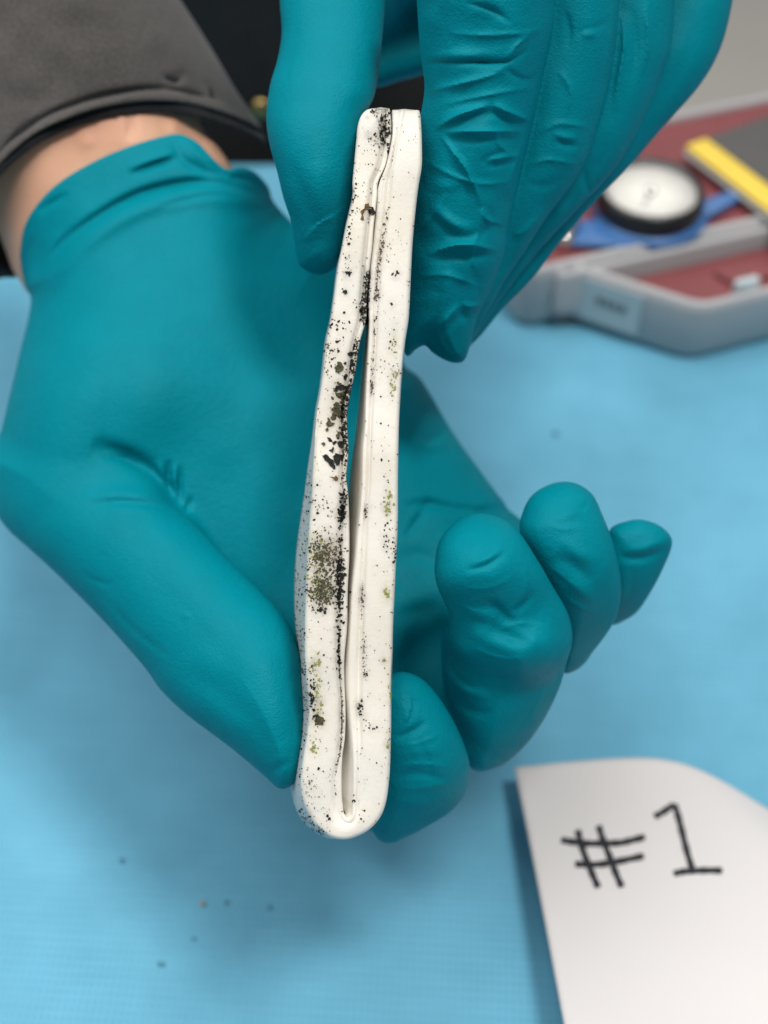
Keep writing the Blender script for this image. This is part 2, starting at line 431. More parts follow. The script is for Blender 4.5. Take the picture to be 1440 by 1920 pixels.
# --- the open hand under the strip
v = Volume(-130, 1310, 215, 1640, 212, 335)
CUT = catmull([(-200, 640), (-60, 600), (20, 545), (36, 480), (44, 430), (66, 388), (110, 343), (178, 302), (250, 272), (318, 253), (346, 254), (374, 270), (400, 298), (424, 317), (444, 315), (462, 316), (482, 326), (504, 352), (514, 380), (560, 430)], 5)
CUT = np.vstack([CUT, [(1500, 430), (1500, 1800), (-200, 1800)]])
nz_soft = [(170, .9, 1), (70, .25, 2)]
v.part([(-24, 300), (60, 150), (380, 160), (500, 280), (530, 400), (640, 430), (742, 590), (756, 680), (790, 712), (850, 812), (900, 882), (938, 935), (942, 960), (972, 985), (1000, 1080), (920, 1220), (800, 1320), (700, 1440), (600, 1430), (470, 1300), (330, 1180), (180, 1060), (30, 990), (-12, 900), (-2, 830), (16, 750), (40, 650), (58, 565), (46, 535), (34, 480), (4, 410)],
       [(280, 270, 303), (60, 480, 302), (520, 400, 306), (60, 800, 284), (300, 650, 288), (560, 800, 292), (900, 900, 298), (700, 1250, 284), (400, 1150, 288)], rmax=21, rmin=6, k=3, noise=nz_soft, cut=CUT,
       creases=[([(62, 510), (136, 440), (233, 377), (311, 350), (389, 342), (467, 358), (512, 385)], -2.0, 9), ([(75, 560), (150, 470), (240, 405), (330, 375), (420, 370), (500, 392)], 1.3, 16),
                ([(292, 389), (350, 374), (400, 366), (450, 372)], -.8, 7), ([(70, 400), (100, 380), (130, 362)], -1., 7), ([(240, 330), (280, 312), (312, 303), (340, 300)], -1.4, 8), ([(236, 318), (300, 296), (330, 280)], .9, 8),
                ([(320, 262), (345, 300), (390, 325), (428, 330)], -1.2, 8), ([(345, 258), (372, 290), (410, 312)], .9, 8), ([(45, 500), (55, 470), (62, 440)], -.8, 6), ([(60, 520), (74, 480), (84, 450)], -.7, 6), ([(80, 500), (96, 470), (112, 430)], .7, 7),
                ([(395, 300), (425, 330), (470, 340), (505, 372)], -1., 8),
                ([(110, 740), (200, 720), (260, 740)], 2.5, 110, 'b'), ([(170, 832), (215, 848), (262, 872), (300, 905), (330, 945), (342, 970)], -3.2, 17),
                ([(190, 860), (232, 862), (270, 885)], -.9, 6), ([(318, 862), (316, 900), (326, 930)], -1.1, 7), ([(340, 870), (338, 915), (336, 950)], -.9, 7), ([(360, 930), (350, 955), (338, 962)], -.8, 6), ([(296, 862), (302, 885), (318, 910)], .8, 7), ([(330, 868), (328, 905), (334, 935)], .7, 6),
                ([(790, 832), (820, 818), (850, 792)], -1.1, 9), ([(770, 825), (810, 838), (845, 822)], .8, 9), ([(760, 950), (800, 945), (850, 955), (890, 970)], -1.3, 9), ([(760, 1010), (790, 965), (812, 930)], -.9, 8), ([(850, 950), (900, 958), (940, 955)], -1.2, 8), ([(735, 1050), (790, 1042), (835, 1070)], -.8, 16), ([(735, 1160), (780, 1148), (830, 1135)], -1., 16), ([(880, 890), (905, 925), (940, 950)], .8, 9)])
# thumb
v.part([(-30, 850), (60, 830), (150, 838), (225, 862), (285, 898), (325, 948), (370, 988), (430, 1050), (480, 1100), (528, 1150), (556, 1198), (572, 1262), (580, 1330), (578, 1400), (566, 1450), (545, 1474), (522, 1478), (490, 1450), (430, 1400), (350, 1340), (300, 1292), (270, 1250), (190, 1160), (100, 1070), (35, 1010), (2, 965), (-14, 910)],
       [(20, 900, 279), (180, 1000, 268), (340, 1130, 257), (460, 1280, 248), (545, 1420, 242)], rmax=13.5, rmin=4, k=5, noise=[(140, .7, 4), (50, .2, 5)],
       creases=[([(160, 948), (230, 941), (300, 950), (340, 968)], -.9, 8), ([(150, 930), (240, 925), (310, 935)], .6, 14), ([(150, 1070), (180, 1090), (220, 1098)], -.3, 6), ([(340, 1150), (360, 1158)], .3, 5), ([(320, 1240), (400, 1290), (470, 1350), (520, 1420)], -.7, 24), ([(430, 1180), (510, 1290), (545, 1380)], .7, 40), ([(190, 1110), (250, 1180), (330, 1240)], -.35, 7), ([(505, 1455), (522, 1440), (545, 1428)], -.5, 8)])
# finger roots running from the palm to the bent knuckles
v.part([(700, 1150), (830, 1150), (900, 1250), (930, 1400), (900, 1440), (840, 1400), (760, 1330), (690, 1280)], [(760, 1180, 282), (900, 1400, 262), (820, 1250, 274)], rmax=10, k=4)
v.part([(880, 960), (968, 985), (1060, 1090), (1110, 1200), (1075, 1255), (1000, 1230), (900, 1150)], [(900, 1000, 291), (1080, 1220, 268), (1000, 1100, 282)], rmax=10, k=4)
v.part([(930, 945), (985, 985), (1090, 1040), (1170, 1100), (1165, 1160), (1080, 1150), (980, 1090)], [(940, 980, 298), (1150, 1130, 276), (1050, 1080, 288)], rmax=8, k=3)
v.part([(560, 1290), (690, 1240), (770, 1330), (790, 1470), (740, 1570), (700, 1560), (640, 1525), (585, 1440)], [(620, 1320, 276), (740, 1500, 264), (700, 1400, 270)], rmax=10, k=4)
# index tip
v.part([(700, 1290), (735, 1264), (765, 1261), (800, 1280), (838, 1330), (868, 1390), (881, 1440), (870, 1490), (842, 1524), (800, 1550), (760, 1571), (728, 1582), (706, 1570), (694, 1540), (690, 1450), (690, 1350)],
       [(760, 1290, 243), (800, 1420, 246), (740, 1560, 254)], rmax=10, k=1.5, noise=[(60, .3, 7)],
       creases=[([(766, 1292), (772, 1320), (764, 1350), (745, 1368)], .55, 6, 's'), ([(738, 1385), (775, 1370), (800, 1350)], -.9, 7), ([(740, 1400), (790, 1392), (830, 1372)], .3, 5, 'r'), ([(738, 1440), (790, 1432), (850, 1440)], .3, 5, 'r'), ([(738, 1480), (800, 1476), (855, 1465)], .28, 5, 'r'), ([(740, 1310), (770, 1305), (790, 1318)], .22, 5, 'r'), ([(735, 1420), (780, 1408), (830, 1410)], .5, 12), ([(735, 1462), (780, 1450), (840, 1462)], -.6, 9), ([(730, 1500), (790, 1510), (850, 1490)], .4, 12), ([(780, 1385), (800, 1420), (805, 1470)], -.4, 8)])
# middle finger: bent phalanx, then the pad
v.part([(835, 1180), (900, 1130), (1000, 1120), (1052, 1150), (1065, 1205), (1058, 1260), (1038, 1315), (1000, 1380), (952, 1428), (908, 1446), (884, 1440), (868, 1400), (848, 1340), (833, 1290), (828, 1245)],
       [(900, 1420, 262), (1030, 1250, 251), (860, 1250, 255), (930, 1150, 247)], rmax=11, k=2,
       creases=[([(848, 1260), (870, 1290), (920, 1310)], .9, 10), ([(842, 1240), (862, 1275), (900, 1298)], -.9, 8), ([(950, 1400), (1000, 1330), (1030, 1250)], .35, 5, 's'), ([(845, 1290), (880, 1330), (930, 1340)], -.7, 10)])
v.part([(815, 1060), (825, 1012), (858, 976), (900, 963), (945, 975), (975, 1000), (1003, 1042), (1032, 1092), (1055, 1150), (1064, 1205), (1040, 1250), (980, 1275), (905, 1250), (856, 1215), (842, 1150), (820, 1100)],
       [(890, 980, 241), (930, 1080, 237), (1000, 1200, 243), (870, 1200, 245)], rmax=10.5, k=4.5, noise=[(60, .25, 9)],
       creases=[([(870, 1070), (910, 1060), (950, 1035)], -.7, 6), ([(850, 1010), (880, 998), (920, 1005)], .2, 5, 'r'), ([(868, 1100), (905, 1104), (945, 1092), (975, 1070)], .22, 5, 'r'), ([(850, 1130), (890, 1146), (925, 1148)], .25, 5, 'r'), ([(930, 1185), (965, 1170), (1005, 1172), (1035, 1190)], .3, 5, 'r'), ([(880, 1210), (930, 1232), (985, 1236)], .3, 6, 'r'), ([(880, 1060), (915, 1048), (945, 1025)], .5, 8), ([(905, 1130), (932, 1140), (950, 1160), (975, 1170)], -1.1, 10), ([(870, 1150), (900, 1155), (935, 1160)], .5, 9), ([(960, 1150), (985, 1130), (1000, 1105)], -.8, 7), ([(985, 1060), (990, 1100), (978, 1135)], .35, 6, 's'), ([(870, 1170), (910, 1200), (960, 1220), (990, 1250)], .8, 16), ([(920, 1170), (960, 1195), (1000, 1205)], -.8, 12)])
# ring finger
v.part([(975, 1000), (980, 960), (1000, 926), (1038, 906), (1076, 905), (1110, 926), (1130, 966), (1147, 1010), (1160, 1060), (1165, 1110), (1154, 1160), (1120, 1212), (1075, 1258), (1050, 1250), (1030, 1150), (1000, 1060)],
       [(1050, 930, 250), (1080, 1030, 248), (1110, 1150, 256), (1060, 1240, 264)], rmax=10, k=1.2, noise=[(60, .25, 11)],
       creases=[([(1040, 1040), (1080, 1065), (1115, 1090)], -1., 14), ([(1020, 985), (1060, 992), (1105, 985)], .2, 5, 'r'), ([(1060, 1120), (1095, 1142), (1135, 1150)], .28, 5, 'r'), ([(1030, 1060), (1060, 1085), (1090, 1110)], .25, 5, 'r'), ([(1050, 1010), (1090, 1040), (1130, 1050)], .4, 12), ([(1065, 1090), (1100, 1115), (1120, 1140)], .7, 14), ([(1078, 962), (1095, 950), (1105, 935)], -.3, 5), ([(1040, 970), (1070, 965), (1100, 950)], .3, 8), ([(1120, 1010), (1138, 1040), (1140, 1080)], .3, 6)])
# little finger
v.part([(1135, 1010), (1148, 988), (1172, 978), (1202, 974), (1236, 985), (1258, 1006), (1259, 1027), (1246, 1060), (1226, 1100), (1196, 1146), (1168, 1165), (1146, 1171), (1120, 1150), (1115, 1070)],
       [(1200, 1000, 259), (1180, 1100, 264), (1150, 1160, 271)], rmax=8.5, k=1.2,
       creases=[([(1160, 1045), (1205, 1046), (1255, 1028)], -.9, 8), ([(1165, 1030), (1205, 1030), (1250, 1015)], .5, 10), ([(1190, 1060), (1185, 1100), (1175, 1140)], -.5, 9)])
V, Q = v.mesh(); child('glove', V, Q, M_GLOVE, label='teal glove on the open hand cradling the strip')

# --- the hand that comes down from above and pinches the strip's end
v = Volume(440, 1560, -420, 720, 205, 330); v.gs = .55
v.part([(560, -330), (800, -400), (1200, -380), (1420, -260), (1400, -120), (1320, -20), (1200, 0), (1000, -40), (800, -20), (720, 60), (600, 40), (520, -60)], [(600, -200, 262), (900, -250, 268), (1300, -250, 290), (1200, 0, 285), (750, 0, 278)], rmax=17, rmin=6, k=5)
# web between thumb and fingers
v.part([(660, -80), (860, -80), (850, 60), (830, 128), (790, 141), (745, 153), (706, 164), (672, 150), (650, 40)], [(700, 0, 286), (800, 0, 286), (750, 150, 288)], rmax=6, rmin=4, k=4)
v.part([(1160, -80), (1380, -80), (1374, 0), (1352, 88), (1312, 160), (1242, 240), (1182, 310), (1122, 372), (1060, 442), (1000, 520), (942, 580), (895, 636), (868, 650), (850, 600), (930, 480), (1050, 300), (1130, 130)],
       [(1270, 0, 266), (1150, 250, 268), (900, 600, 268)], rmax=9, k=1.2, noise=[(80, .3, 21)],
       creases=[([(1060, 330), (1100, 300), (1140, 240), (1180, 120)], -1., 12), ([(940, 520), (985, 470), (1040, 400)], .7, 10, 'r'), ([(1020, 380), (1040, 420), (1052, 445)], -.8, 8), ([(1000, 420), (1030, 450)], .7, 8), ([(905, 560), (950, 540), (990, 490)], -.8, 9), ([(1240, 60), (1230, 140), (1190, 230)], .6, 12), ([(1300, 20), (1290, 100), (1230, 200)], -.5, 14)])
v.part([(1080, -80), (1272, -80), (1266, 0), (1258, 90), (1238, 150), (1200, 235), (1150, 320), (1075, 400), (1010, 470), (940, 560), (880, 640), (850, 620), (900, 500), (1000, 300), (1070, 100)],
       [(1180, 0, 253), (1080, 250, 258), (900, 570, 263)], rmax=9, k=1.2, noise=[(80, .3, 23)],
       creases=[([(1165, 20), (1170, 80), (1160, 150), (1150, 210)], .9, 8, 'r'), ([(1185, 10), (1192, 90), (1180, 170)], -.8, 7), ([(1210, 5), (1215, 80), (1205, 140)], .7, 7, 'r'), ([(1140, 250), (1125, 300), (1090, 350)], -.7, 9), ([(1062, 372), (1040, 420), (1000, 455)], .7, 8), ([(1090, 310), (1100, 350), (1110, 372)], -.8, 7), ([(1010, 400), (990, 450), (960, 500)], -.9, 10)])
v.part([(960, -80), (1164, -80), (1162, 0), (1155, 80), (1141, 160), (1121, 235), (1100, 300), (1068, 352), (1030, 400), (985, 470), (945, 530), (900, 610), (872, 664), (850, 640), (850, 540), (900, 400), (950, 200)],
       [(1080, 0, 241), (1030, 250, 248), (890, 560, 257)], rmax=9.5, k=1.2, noise=[(80, .3, 25)],
       creases=[([(1060, 20), (1068, 60), (1062, 95)], -.9, 6), ([(1075, 60), (1110, 55), (1145, 40)], -.5, 7), ([(1090, 65), (1120, 62)], .5, 8), ([(1040, 262), (1065, 272), (1088, 272)], -1., 7), ([(1035, 250), (1060, 258), (1085, 258)], .6, 7), ([(985, 340), (1020, 350), (1060, 330)], -.6, 9), ([(960, 440), (990, 430), (1020, 390)], .6, 9, 'r'), ([(935, 520), (960, 470), (968, 440)], -.8, 8), ([(1000, 410), (980, 450), (945, 500)], .5, 8), ([(1150, 0), (1146, 70), (1130, 150)], .5, 8, 'r'), ([(1010, 250), (1050, 232), (1110, 240)], .45, 6, 'r'), ([(990, 310), (1030, 300), (1090, 310)], .4, 6, 'r'), ([(1045, 130), (1070, 170), (1060, 220)], .4, 6, 'r')])
# index finger with its crumpled, loose glove
v.part([(776, -80), (1044, -80), (1040, 0), (1036, 60), (1016, 150), (1001, 220), (986, 282), (962, 388), (951, 440), (946, 470), (921, 540), (896, 590), (886, 625), (880, 652), (872, 674), (858, 681), (836, 676), (812, 662), (797, 648), (780, 655), (764, 668), (752, 640), (758, 560), (762, 480), (768, 400), (775, 320), (784, 240), (796, 165), (788, 100), (781, 0)],
       [(910, 0, 229), (890, 250, 238), (860, 500, 248), (830, 660, 255)], rmax=10.5, rmin=3, k=1.2, noise=[(90, .5, 27), (38, .35, 28)],
       creases=[([(782, 120), (870, 116), (950, 116), (996, 88)], -.8, 5, 'r'), ([(790, 108), (870, 104), (940, 100)], .5, 10), ([(950, 116), (955, 135), (985, 150), (1010, 140)], -.8, 6), ([(800, 172), (870, 155), (925, 140), (950, 122)], .7, 7, 'r'),
                ([(815, 242), (860, 215), (922, 196)], 1.2, 9, 'r'), ([(922, 196), (965, 215), (998, 228)], 1.2, 9, 'r'), ([(825, 252), (870, 228), (925, 212), (990, 238)], -1.1, 9), ([(822, 248), (900, 246), (985, 247)], .9, 8, 'r'), ([(830, 262), (900, 262), (980, 262)], -.7, 8), 
                ([(822, 248), (850, 285), (878, 325), (905, 388)], 1.1, 8, 'r'), ([(838, 258), (865, 300), (895, 350)], -.6, 9), ([(900, 308), (925, 292), (950, 285)], -.9, 6), ([(905, 312), (940, 308), (978, 300)], -.9, 6), ([(908, 300), (940, 296), (975, 290)], .7, 6, 'r'),
                ([(985, 240), (975, 280), (960, 330), (952, 380)], .7, 8, 'r'), ([(800, 395), (850, 440), (880, 445), (945, 415)], -1.3, 10), ([(808, 385), (850, 420), (890, 428)], .8, 10), ([(800, 480), (830, 466), (875, 458), (935, 470)], 1.3, 8, 'r'), ([(805, 492), (850, 482), (900, 480), (935, 482)], -1.4, 8), ([(905, 388), (912, 410), (945, 422)], .9, 7, 'r'), ([(912, 385), (925, 415), (948, 440)], -.8, 7),
                ([(815, 625), (845, 590), (868, 566)], .9, 8, 'r'), ([(868, 566), (880, 575), (905, 570)], 1., 7, 'r'), ([(868, 566), (866, 590), (885, 600)], -.9, 7), ([(828, 628), (855, 598), (872, 582)], -.8, 8), ([(815, 622), (835, 655), (858, 676)], 1., 8, 'r'), ([(800, 625), (820, 650), (845, 672)], -2.2, 14), ([(890, 500), (892, 530), (905, 555)], -.8, 8), ([(840, 500), (838, 540), (825, 590)], .5, 10), ([(870, 480), (872, 530)], .5, 9),
                ([(870, 5), (920, 18), (960, 45)], -.6, 7, 'r'), ([(815, 200), (880, 185), (960, 170), (1006, 165)], .45, 6, 'r'), ([(796, 300), (850, 330), (905, 345), (960, 340)], .5, 6, 'r'), ([(790, 430), (815, 400), (838, 360)], .5, 6, 'r'), ([(905, 388), (900, 430), (885, 470), (893, 520)], .55, 6, 'r'), ([(782, 520), (830, 515), (880, 530), (915, 545)], .5, 6, 'r'), ([(835, 60), (900, 66), (980, 62), (1030, 50)], .4, 7, 'r'), ([(930, 240), (935, 270), (960, 290)], .5, 5, 'r'), ([(1000, 60), (970, 85), (950, 115)], .6, 7, 'r'), ([(795, 340), (830, 350), (870, 340)], .4, 12), ([(780, 560), (810, 545), (840, 555)], -.5, 10)])
# thumb
v.part([(524, -80), (524, 0), (528, 60), (520, 112), (506, 160), (499, 220), (505, 270), (519, 320), (531, 370), (547, 420), (556, 478), (566, 502), (600, 515), (634, 497), (652, 455), (662, 400), (668, 330), (673, 270), (682, 222), (702, 180), (712, 120), (718, 60), (722, 0), (724, -80)],
       [(620, 0, 253), (600, 200, 244), (600, 350, 242), (600, 500, 249)], rmax=10.5, rmin=4, k=1.5, noise=[(110, .5, 31)],
       creases=[([(545, 300), (560, 350), (575, 400), (570, 440)], -1.1, 16), ([(590, 300), (600, 370), (600, 420)], .6, 24), ([(566, 450), (595, 420), (630, 400), (650, 380)], .5, 9, 's'), ([(560, 470), (600, 450), (640, 440)], -.5, 16), ([(560, 40), (540, 110), (525, 170)], -.5, 12), ([(640, 260), (648, 300), (640, 350)], -.3, 8)])
V, Q = v.mesh(); child('glove', V, Q, M_GLOVE2, label='teal wrinkled glove on the hand pinching the strip from above')

# --- forearm, sleeve
v = Volume(-330, 560, -330, 640, 250, 345, 4, .6)
v.part([(440, 420), (446, 350), (432, 310), (405, 270), (375, 230), (300, 60), (180, -120), (-60, -60), (-60, 250), (-14, 400), (10, 470), (34, 522), (90, 560), (300, 500)],
       [(60, 420, 308), (380, 330, 309), (200, 260, 305), (100, -50, 303)], rmax=20, rmin=8, k=2, noise=[(90, .4, 41)],
       creases=[([(240, 215), (245, 240), (240, 265)], -.5, 10), ([(320, 215), (330, 245), (345, 262)], .9, 12), ([(150, 250), (170, 280)], .4, 14)])
V, Q = v.mesh(); child('forearm', V, Q, M_SKIN)
HEM = [(-140, 440), (-60, 372), (-10, 318), (40, 270), (85, 240), (140, 217), (200, 200), (280, 190), (350, 194), (420, 212), (480, 238), (540, 270)]
def hemcut(dy): return np.vstack([catmull([(x, y + dy) for x, y in HEM], 5), [(700, 200), (700, -600), (-500, -600), (-500, 440)]])
SL = [(500, 262), (474, 216), (440, 165), (402, 100), (345, 10), (250, -130), (120, -280), (-180, -280), (-280, -60), (-240, 300), (-100, 480), (60, 520), (300, 420), (480, 330)]
ZS = [(100, 300, 306), (400, 220, 316), (200, 100, 306), (50, -200, 306), (-150, 200, 312)]
v = Volume(-330, 560, -330, 560, 240, 350, 3, .6)
v.part(SL, ZS, rmax=25, rmin=10, k=2, cut=hemcut(0), noise=[(120, 1.2, 43), (50, .4, 44)],
       creases=[([(-40, 330), (20, 262), (80, 220), (140, 195), (200, 178), (280, 166), (350, 172), (420, 192), (480, 222)], -1.3, 6), ([(-30, 350), (20, 285), (80, 243), (140, 213), (200, 195), (280, 184), (350, 188), (420, 205)], 1.3, 12),
                ([(300, 140), (330, 150), (345, 130)], -1., 10), ([(390, 150), (400, 175), (420, 190)], -1., 10), ([(270, 60), (330, 90), (380, 160)], 1.2, 30), ([(60, 60), (140, 110), (160, 180)], .8, 30), ([(-10, 170), (60, 190), (120, 170)], -.7, 25)])
V, Q = v.mesh(); sleeve = child('sleeve', V, Q, M_SLEEVE)
v = Volume(-330, 560, -330, 600, 240, 350, 4, .7)
v.part([(x if x > 200 else x, y + 8) for x, y in SL], ZS, rmax=23.6, rmin=9, k=2, cut=hemcut(22), noise=[(60, .5, 47)])
v.part([(-80, 330), (-20, 350), (10, 420), (24, 480), (34, 518), (0, 522), (-80, 540)], 318, rmax=7, k=2)
V, Q = v.mesh(); lin = child('sleeve_lining', V, Q, M_LINING, sleeve)
# --- jacket front standing behind the table edge
n, m_ = 90, 80
V = []
for i in range(n):
    a = math.pi * (1.0 + i / (n - 1))
    for j in range(m_):
        z = -.25 + .60 * j / (m_ - 1)
        k_ = 1 + .035 * math.sin(z * 38 + 2.2 * math.sin(a * 3)) * (.5 + .5 * math.sin(a * 5 + z * 9)) + .02 * math.sin(a * 11 + z * 20)
        V.append((-.115 + .215 * k_ * math.cos(a), .325 + .105 * k_ * math.sin(a), z))
idx = np.arange(n * m_).reshape(n, m_); Q = np.stack([idx[:-1, :-1], idx[1:, :-1], idx[1:, 1:], idx[:-1, 1:]], -1).reshape(-1, 4)
jacket = child('jacket_front', np.array(V), Q, M_TORSO)
p = unp(489, 202, .47)
bt = lathe('snap', [(0, .002), (.0028, .0018), (.0036, .0008), (.0038, -.001), (0, -.0012)], M_BRASS, jacket, tuple(p), 20, axis=(0, -1, .4))

# ------------------------------------------------------------------ the folded white strip
ZF = .228
# per row: outer edge, groove, inner lip, outer back edge, inner back edge (photo pixels)
LEFT = [(203.5, 699, 722, 730, 699, 722), (206, 688, 722, 731, 689, 722), (213, 680, 722, 732, 682, 722), (224, 674, 721, 733, 676, 722), (240, 670, 721, 734, 673, 722), (262, 668, 719, 733, 670, 720), (307, 664, 712, 724, 664, 712), (342, 661, 698, 709, 661, 700), (370, 661, 695, 707, 659, 698), (424, 649, 690, 701, 647, 692), (464, 641, 686, 698, 640, 690), (505, 633, 682, 693, 631, 684), (559, 626, 678, 688, 624, 680), (600, 620, 675, 686, 618, 678), (640, 612, 664, 675, 609, 666), (694, 606, 655, 666, 603, 657),
        (732, 601, 648, 658, 598, 650), (771, 595, 641, 651, 591, 643), (805, 592, 641, 651, 587, 643), (836, 590, 643, 653, 583, 644), (862, 588, 641, 652, 579, 643), (896, 586, 640, 649, 574, 640), (927, 585, 643, 653, 570, 640), (979, 581, 639, 655, 562, 642), (1044, 577, 637, 655, 554, 642), (1109, 574, 634, 652, 551, 640), (1174, 572, 634, 651, 553, 638), (1232, 572, 635, 646, 562, 634), (1276, 575, 637, 646, 562, 634), (1328, 582, 641, 648, 560, 636), (1380, 577, 640, 647, 556, 636), (1419, 570, 636, 642, 550, 632), (1458, 565, 628, 640.5, 545.5, 630)]
BEND = [((567, 1490), (628, 1486), (641, 1490), (547, 1490), (632, 1486)), ((577, 1521), (630, 1512), (643, 1512), (556, 1520), (634, 1502)), ((594, 1549), (636, 1528), (645, 1525), (573, 1545), (638, 1512)), ((620, 1569), (644, 1540), (650, 1533), (603, 1567), (642, 1517)), ((646, 1574), (655, 1544), (656, 1535), (634, 1573), (632, 1500)), ((670, 1568), (664, 1538), (660, 1530), (662, 1564), (628, 1492)), ((694, 1554), (668, 1524), (662, 1520), (686, 1548), (626, 1488)), ((713, 1532), (669, 1508), (662, 1506), (702, 1524), (624, 1482)), ((724, 1503), (669, 1492), (663, 1490), (712, 1494), (622, 1474))]
RIGHT = [(1458, 730, 670.5, 663, 716, 622), (1419, 732, 673, 662, 717, 620), (1380, 733, 674, 659, 718, 620), (1328, 734, 673, 654, 718, 620), (1276, 735, 674, 651, 718, 622), (1232, 736, 675, 652, 719, 624), (1174, 737, 677, 656, 720, 628), (1109, 740, 679, 660, 722, 636), (1044, 743, 682, 667, 725, 642), (1005, 745, 684, 670, 727, 645), (966, 746, 685, 674, 729, 649), (914, 746, 689, 678, 730, 653), (862, 746.5, 691, 679, 731, 659), (836, 747, 692, 680, 732, 663), (797, 748, 693, 684, 733, 668), (758, 750, 695, 685, 735, 672), (694, 755, 699, 688, 739, 678), (640, 760, 702, 691, 744, 683), (600, 766, 703, 692, 748, 686), (559, 768.5, 706, 690, 750, 686), (505, 771, 710, 694, 752, 690), (451, 774, 717, 700, 756, 696), (388, 780, 726, 706, 762, 700), (348, 785, 730, 710, 768, 706), (310, 791, 733.5, 724, 774, 720), (264, 791, 743, 734, 775, 728), (240, 790, 748, 736, 775, 732), (222, 789, 752, 735.5, 774, 734), (211, 787.5, 754, 735, 772, 735), (206.5, 785, 755, 736, 770, 737)]
S = [[(o, y), (g, y), (i, y), (ob, y), (ib, y)] for y, o, g, i, ob, ib in LEFT] + [list(b) for b in BEND] + [[(o, y), (g, y), (i, y), (ob, y), (ib, y)] for y, o, g, i, ob, ib in RIGHT]
S = catmull(np.array(S, float).reshape(len(S), -1), 10).reshape(-1, 5, 2)
DEPTH = 17.5
rows, attrs = [], []
rs = np.random.RandomState(3)
for t, (O, G, I, OB, IB) in enumerate(S):
    ring = []; at = []; shal = 1 / (1 + math.exp(-(max(O[1], I[1]) - 1400) / 25)); fad = 1 - .75 * shal
    wob = .35 * math.sin(t * .045) + .2 * math.sin(t * .11 + 1)
    lerp = lambda a, b, u: a + (b - a) * u
    wid = np.linalg.norm(G - O) / 10.1; lw = np.linalg.norm(I - G) / 10.1
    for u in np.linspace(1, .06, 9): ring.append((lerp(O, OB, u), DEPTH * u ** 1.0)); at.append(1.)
    for u in np.linspace(0, 1, 15):         # rounded face: quarter-turn edges, slightly domed middle
        edge = min(1, min(u, .0 + 9) * wid / .6); e2 = min(1, (1 - u) * wid / .9)
        z = .6 * (1 - math.sqrt(max(0, 1 - (1 - edge) ** 2))) + 1.25 * fad * (1 - math.sqrt(max(0, 1 - (1 - e2) ** 2))) - .35 * math.sin(math.pi * u) ** .8
        ring.append((lerp(O, G, u), z + wob)); at.append(0.)
    for u in np.linspace(.12, 1, 8):
        z = .7 * (1 - u / .35) if u < .35 else (0. if u < .8 else .5 * ((u - .8) / .2) ** 2)
        ring.append((lerp(G, I, u), max(z, 0) * fad * min(1, lw) + .75 * fad * min(1, lw / 1.6) + wob)); at.append(0.)
    din = DEPTH + (6.5 - DEPTH) * shal
    for u in np.linspace(.08, 1, 9): ring.append((lerp(I, IB, u), .5 + (din - .5) * u)); at.append(0.)
    for u in (.33, .66): ring.append((lerp(IB, OB, u), DEPTH + .3)); at.append(0.)
    P = np.array([p for p, _ in ring]); Z = np.array([z for _, z in ring])
    rows.append(np.c_[P, ZF * 1000 + Z]); attrs.append(at)
rows = np.array(rows); nt, ns = rows.shape[:2]
PXS = rows[..., 0].ravel(); PYS = rows[..., 1].ravel()
V = unp(PXS, PYS, rows[..., 2].ravel() / 1000)
idx = np.arange(nt * ns).reshape(nt, ns); nxt = np.roll(idx, -1, 1)
Q = np.stack([idx[:-1], idx[1:], nxt[1:], nxt[:-1]], -1).reshape(-1, 4)
faces = [tuple(q[::-1]) for q in Q.tolist()]
for r_, flip in ((idx[0], False), (idx[-1], True)):
    # close the arm ends with a slightly bulged cap
    c = len(V); cp = V[r_].mean(0) + UP * .0002; V = np.vstack([V, cp])
    for a, b in zip(r_, np.roll(r_, -1)): faces.append((int(b), int(a), c) if flip else (int(a), int(b), c))
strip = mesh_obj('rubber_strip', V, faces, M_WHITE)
tag(strip, 'long folded white rubber strip spotted with black and green mould between two gloves', 'rubber strip')
PXS = np.r_[PXS, [715, 765]]; PYS = np.r_[PYS, [204, 206]]
def blob(lst): 
    out = np.zeros(len(PXS))
    for x, y, rx, ry, a in lst: out = np.maximum(out, a * np.exp(-((PXS - x) / rx) ** 2 - ((PYS - y) / ry) ** 2))
    return out
front = np.r_[np.tile([0.] * 9 + [1.] * 23 + [.6] * 9 + [0., 0.], nt), [1, 1]]
def setattr_(name, vals):
    if name in strip.data.attributes: strip.data.attributes.remove(strip.data.attributes[name])
    a = strip.data.attributes.new(name, 'FLOAT', 'POINT'); a.data.foreach_set('value', np.clip(vals, 0, 1).astype(np.float32))
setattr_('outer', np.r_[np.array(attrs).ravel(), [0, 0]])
setattr_('grime', front * blob([(640, 1280, 4, 130, .30), (690, 540, 9, 50, .4), (648, 960, 12, 60, .3), (708, 500, 4, 90, .25), (680, 1150, 4, 90, .2), (590, 1310, 9, 40, .3), (717, 240, 12, 26, 1.), (712, 210, 16, 6, .8), (725, 268, 9, 22, .6), (700, 255, 16, 14, .45), (690, 215, 10, 8, .5), (685, 545, 6, 40, .9), (655, 760, 8, 70, .8), (643, 830, 8, 30, .85), (645, 940, 7, 34, .6), (637, 1090, 6, 50, .7), (636, 1200, 4, 45, .35), (668, 690, 4, 40, .6)]))
setattr_('moss', front * blob([(606, 1035, 22, 26, .95), (604, 1108, 22, 26, 1.), (600, 1075, 20, 20, .6), (624, 1030, 12, 20, .5), (632, 770, 16, 40, .35)]))
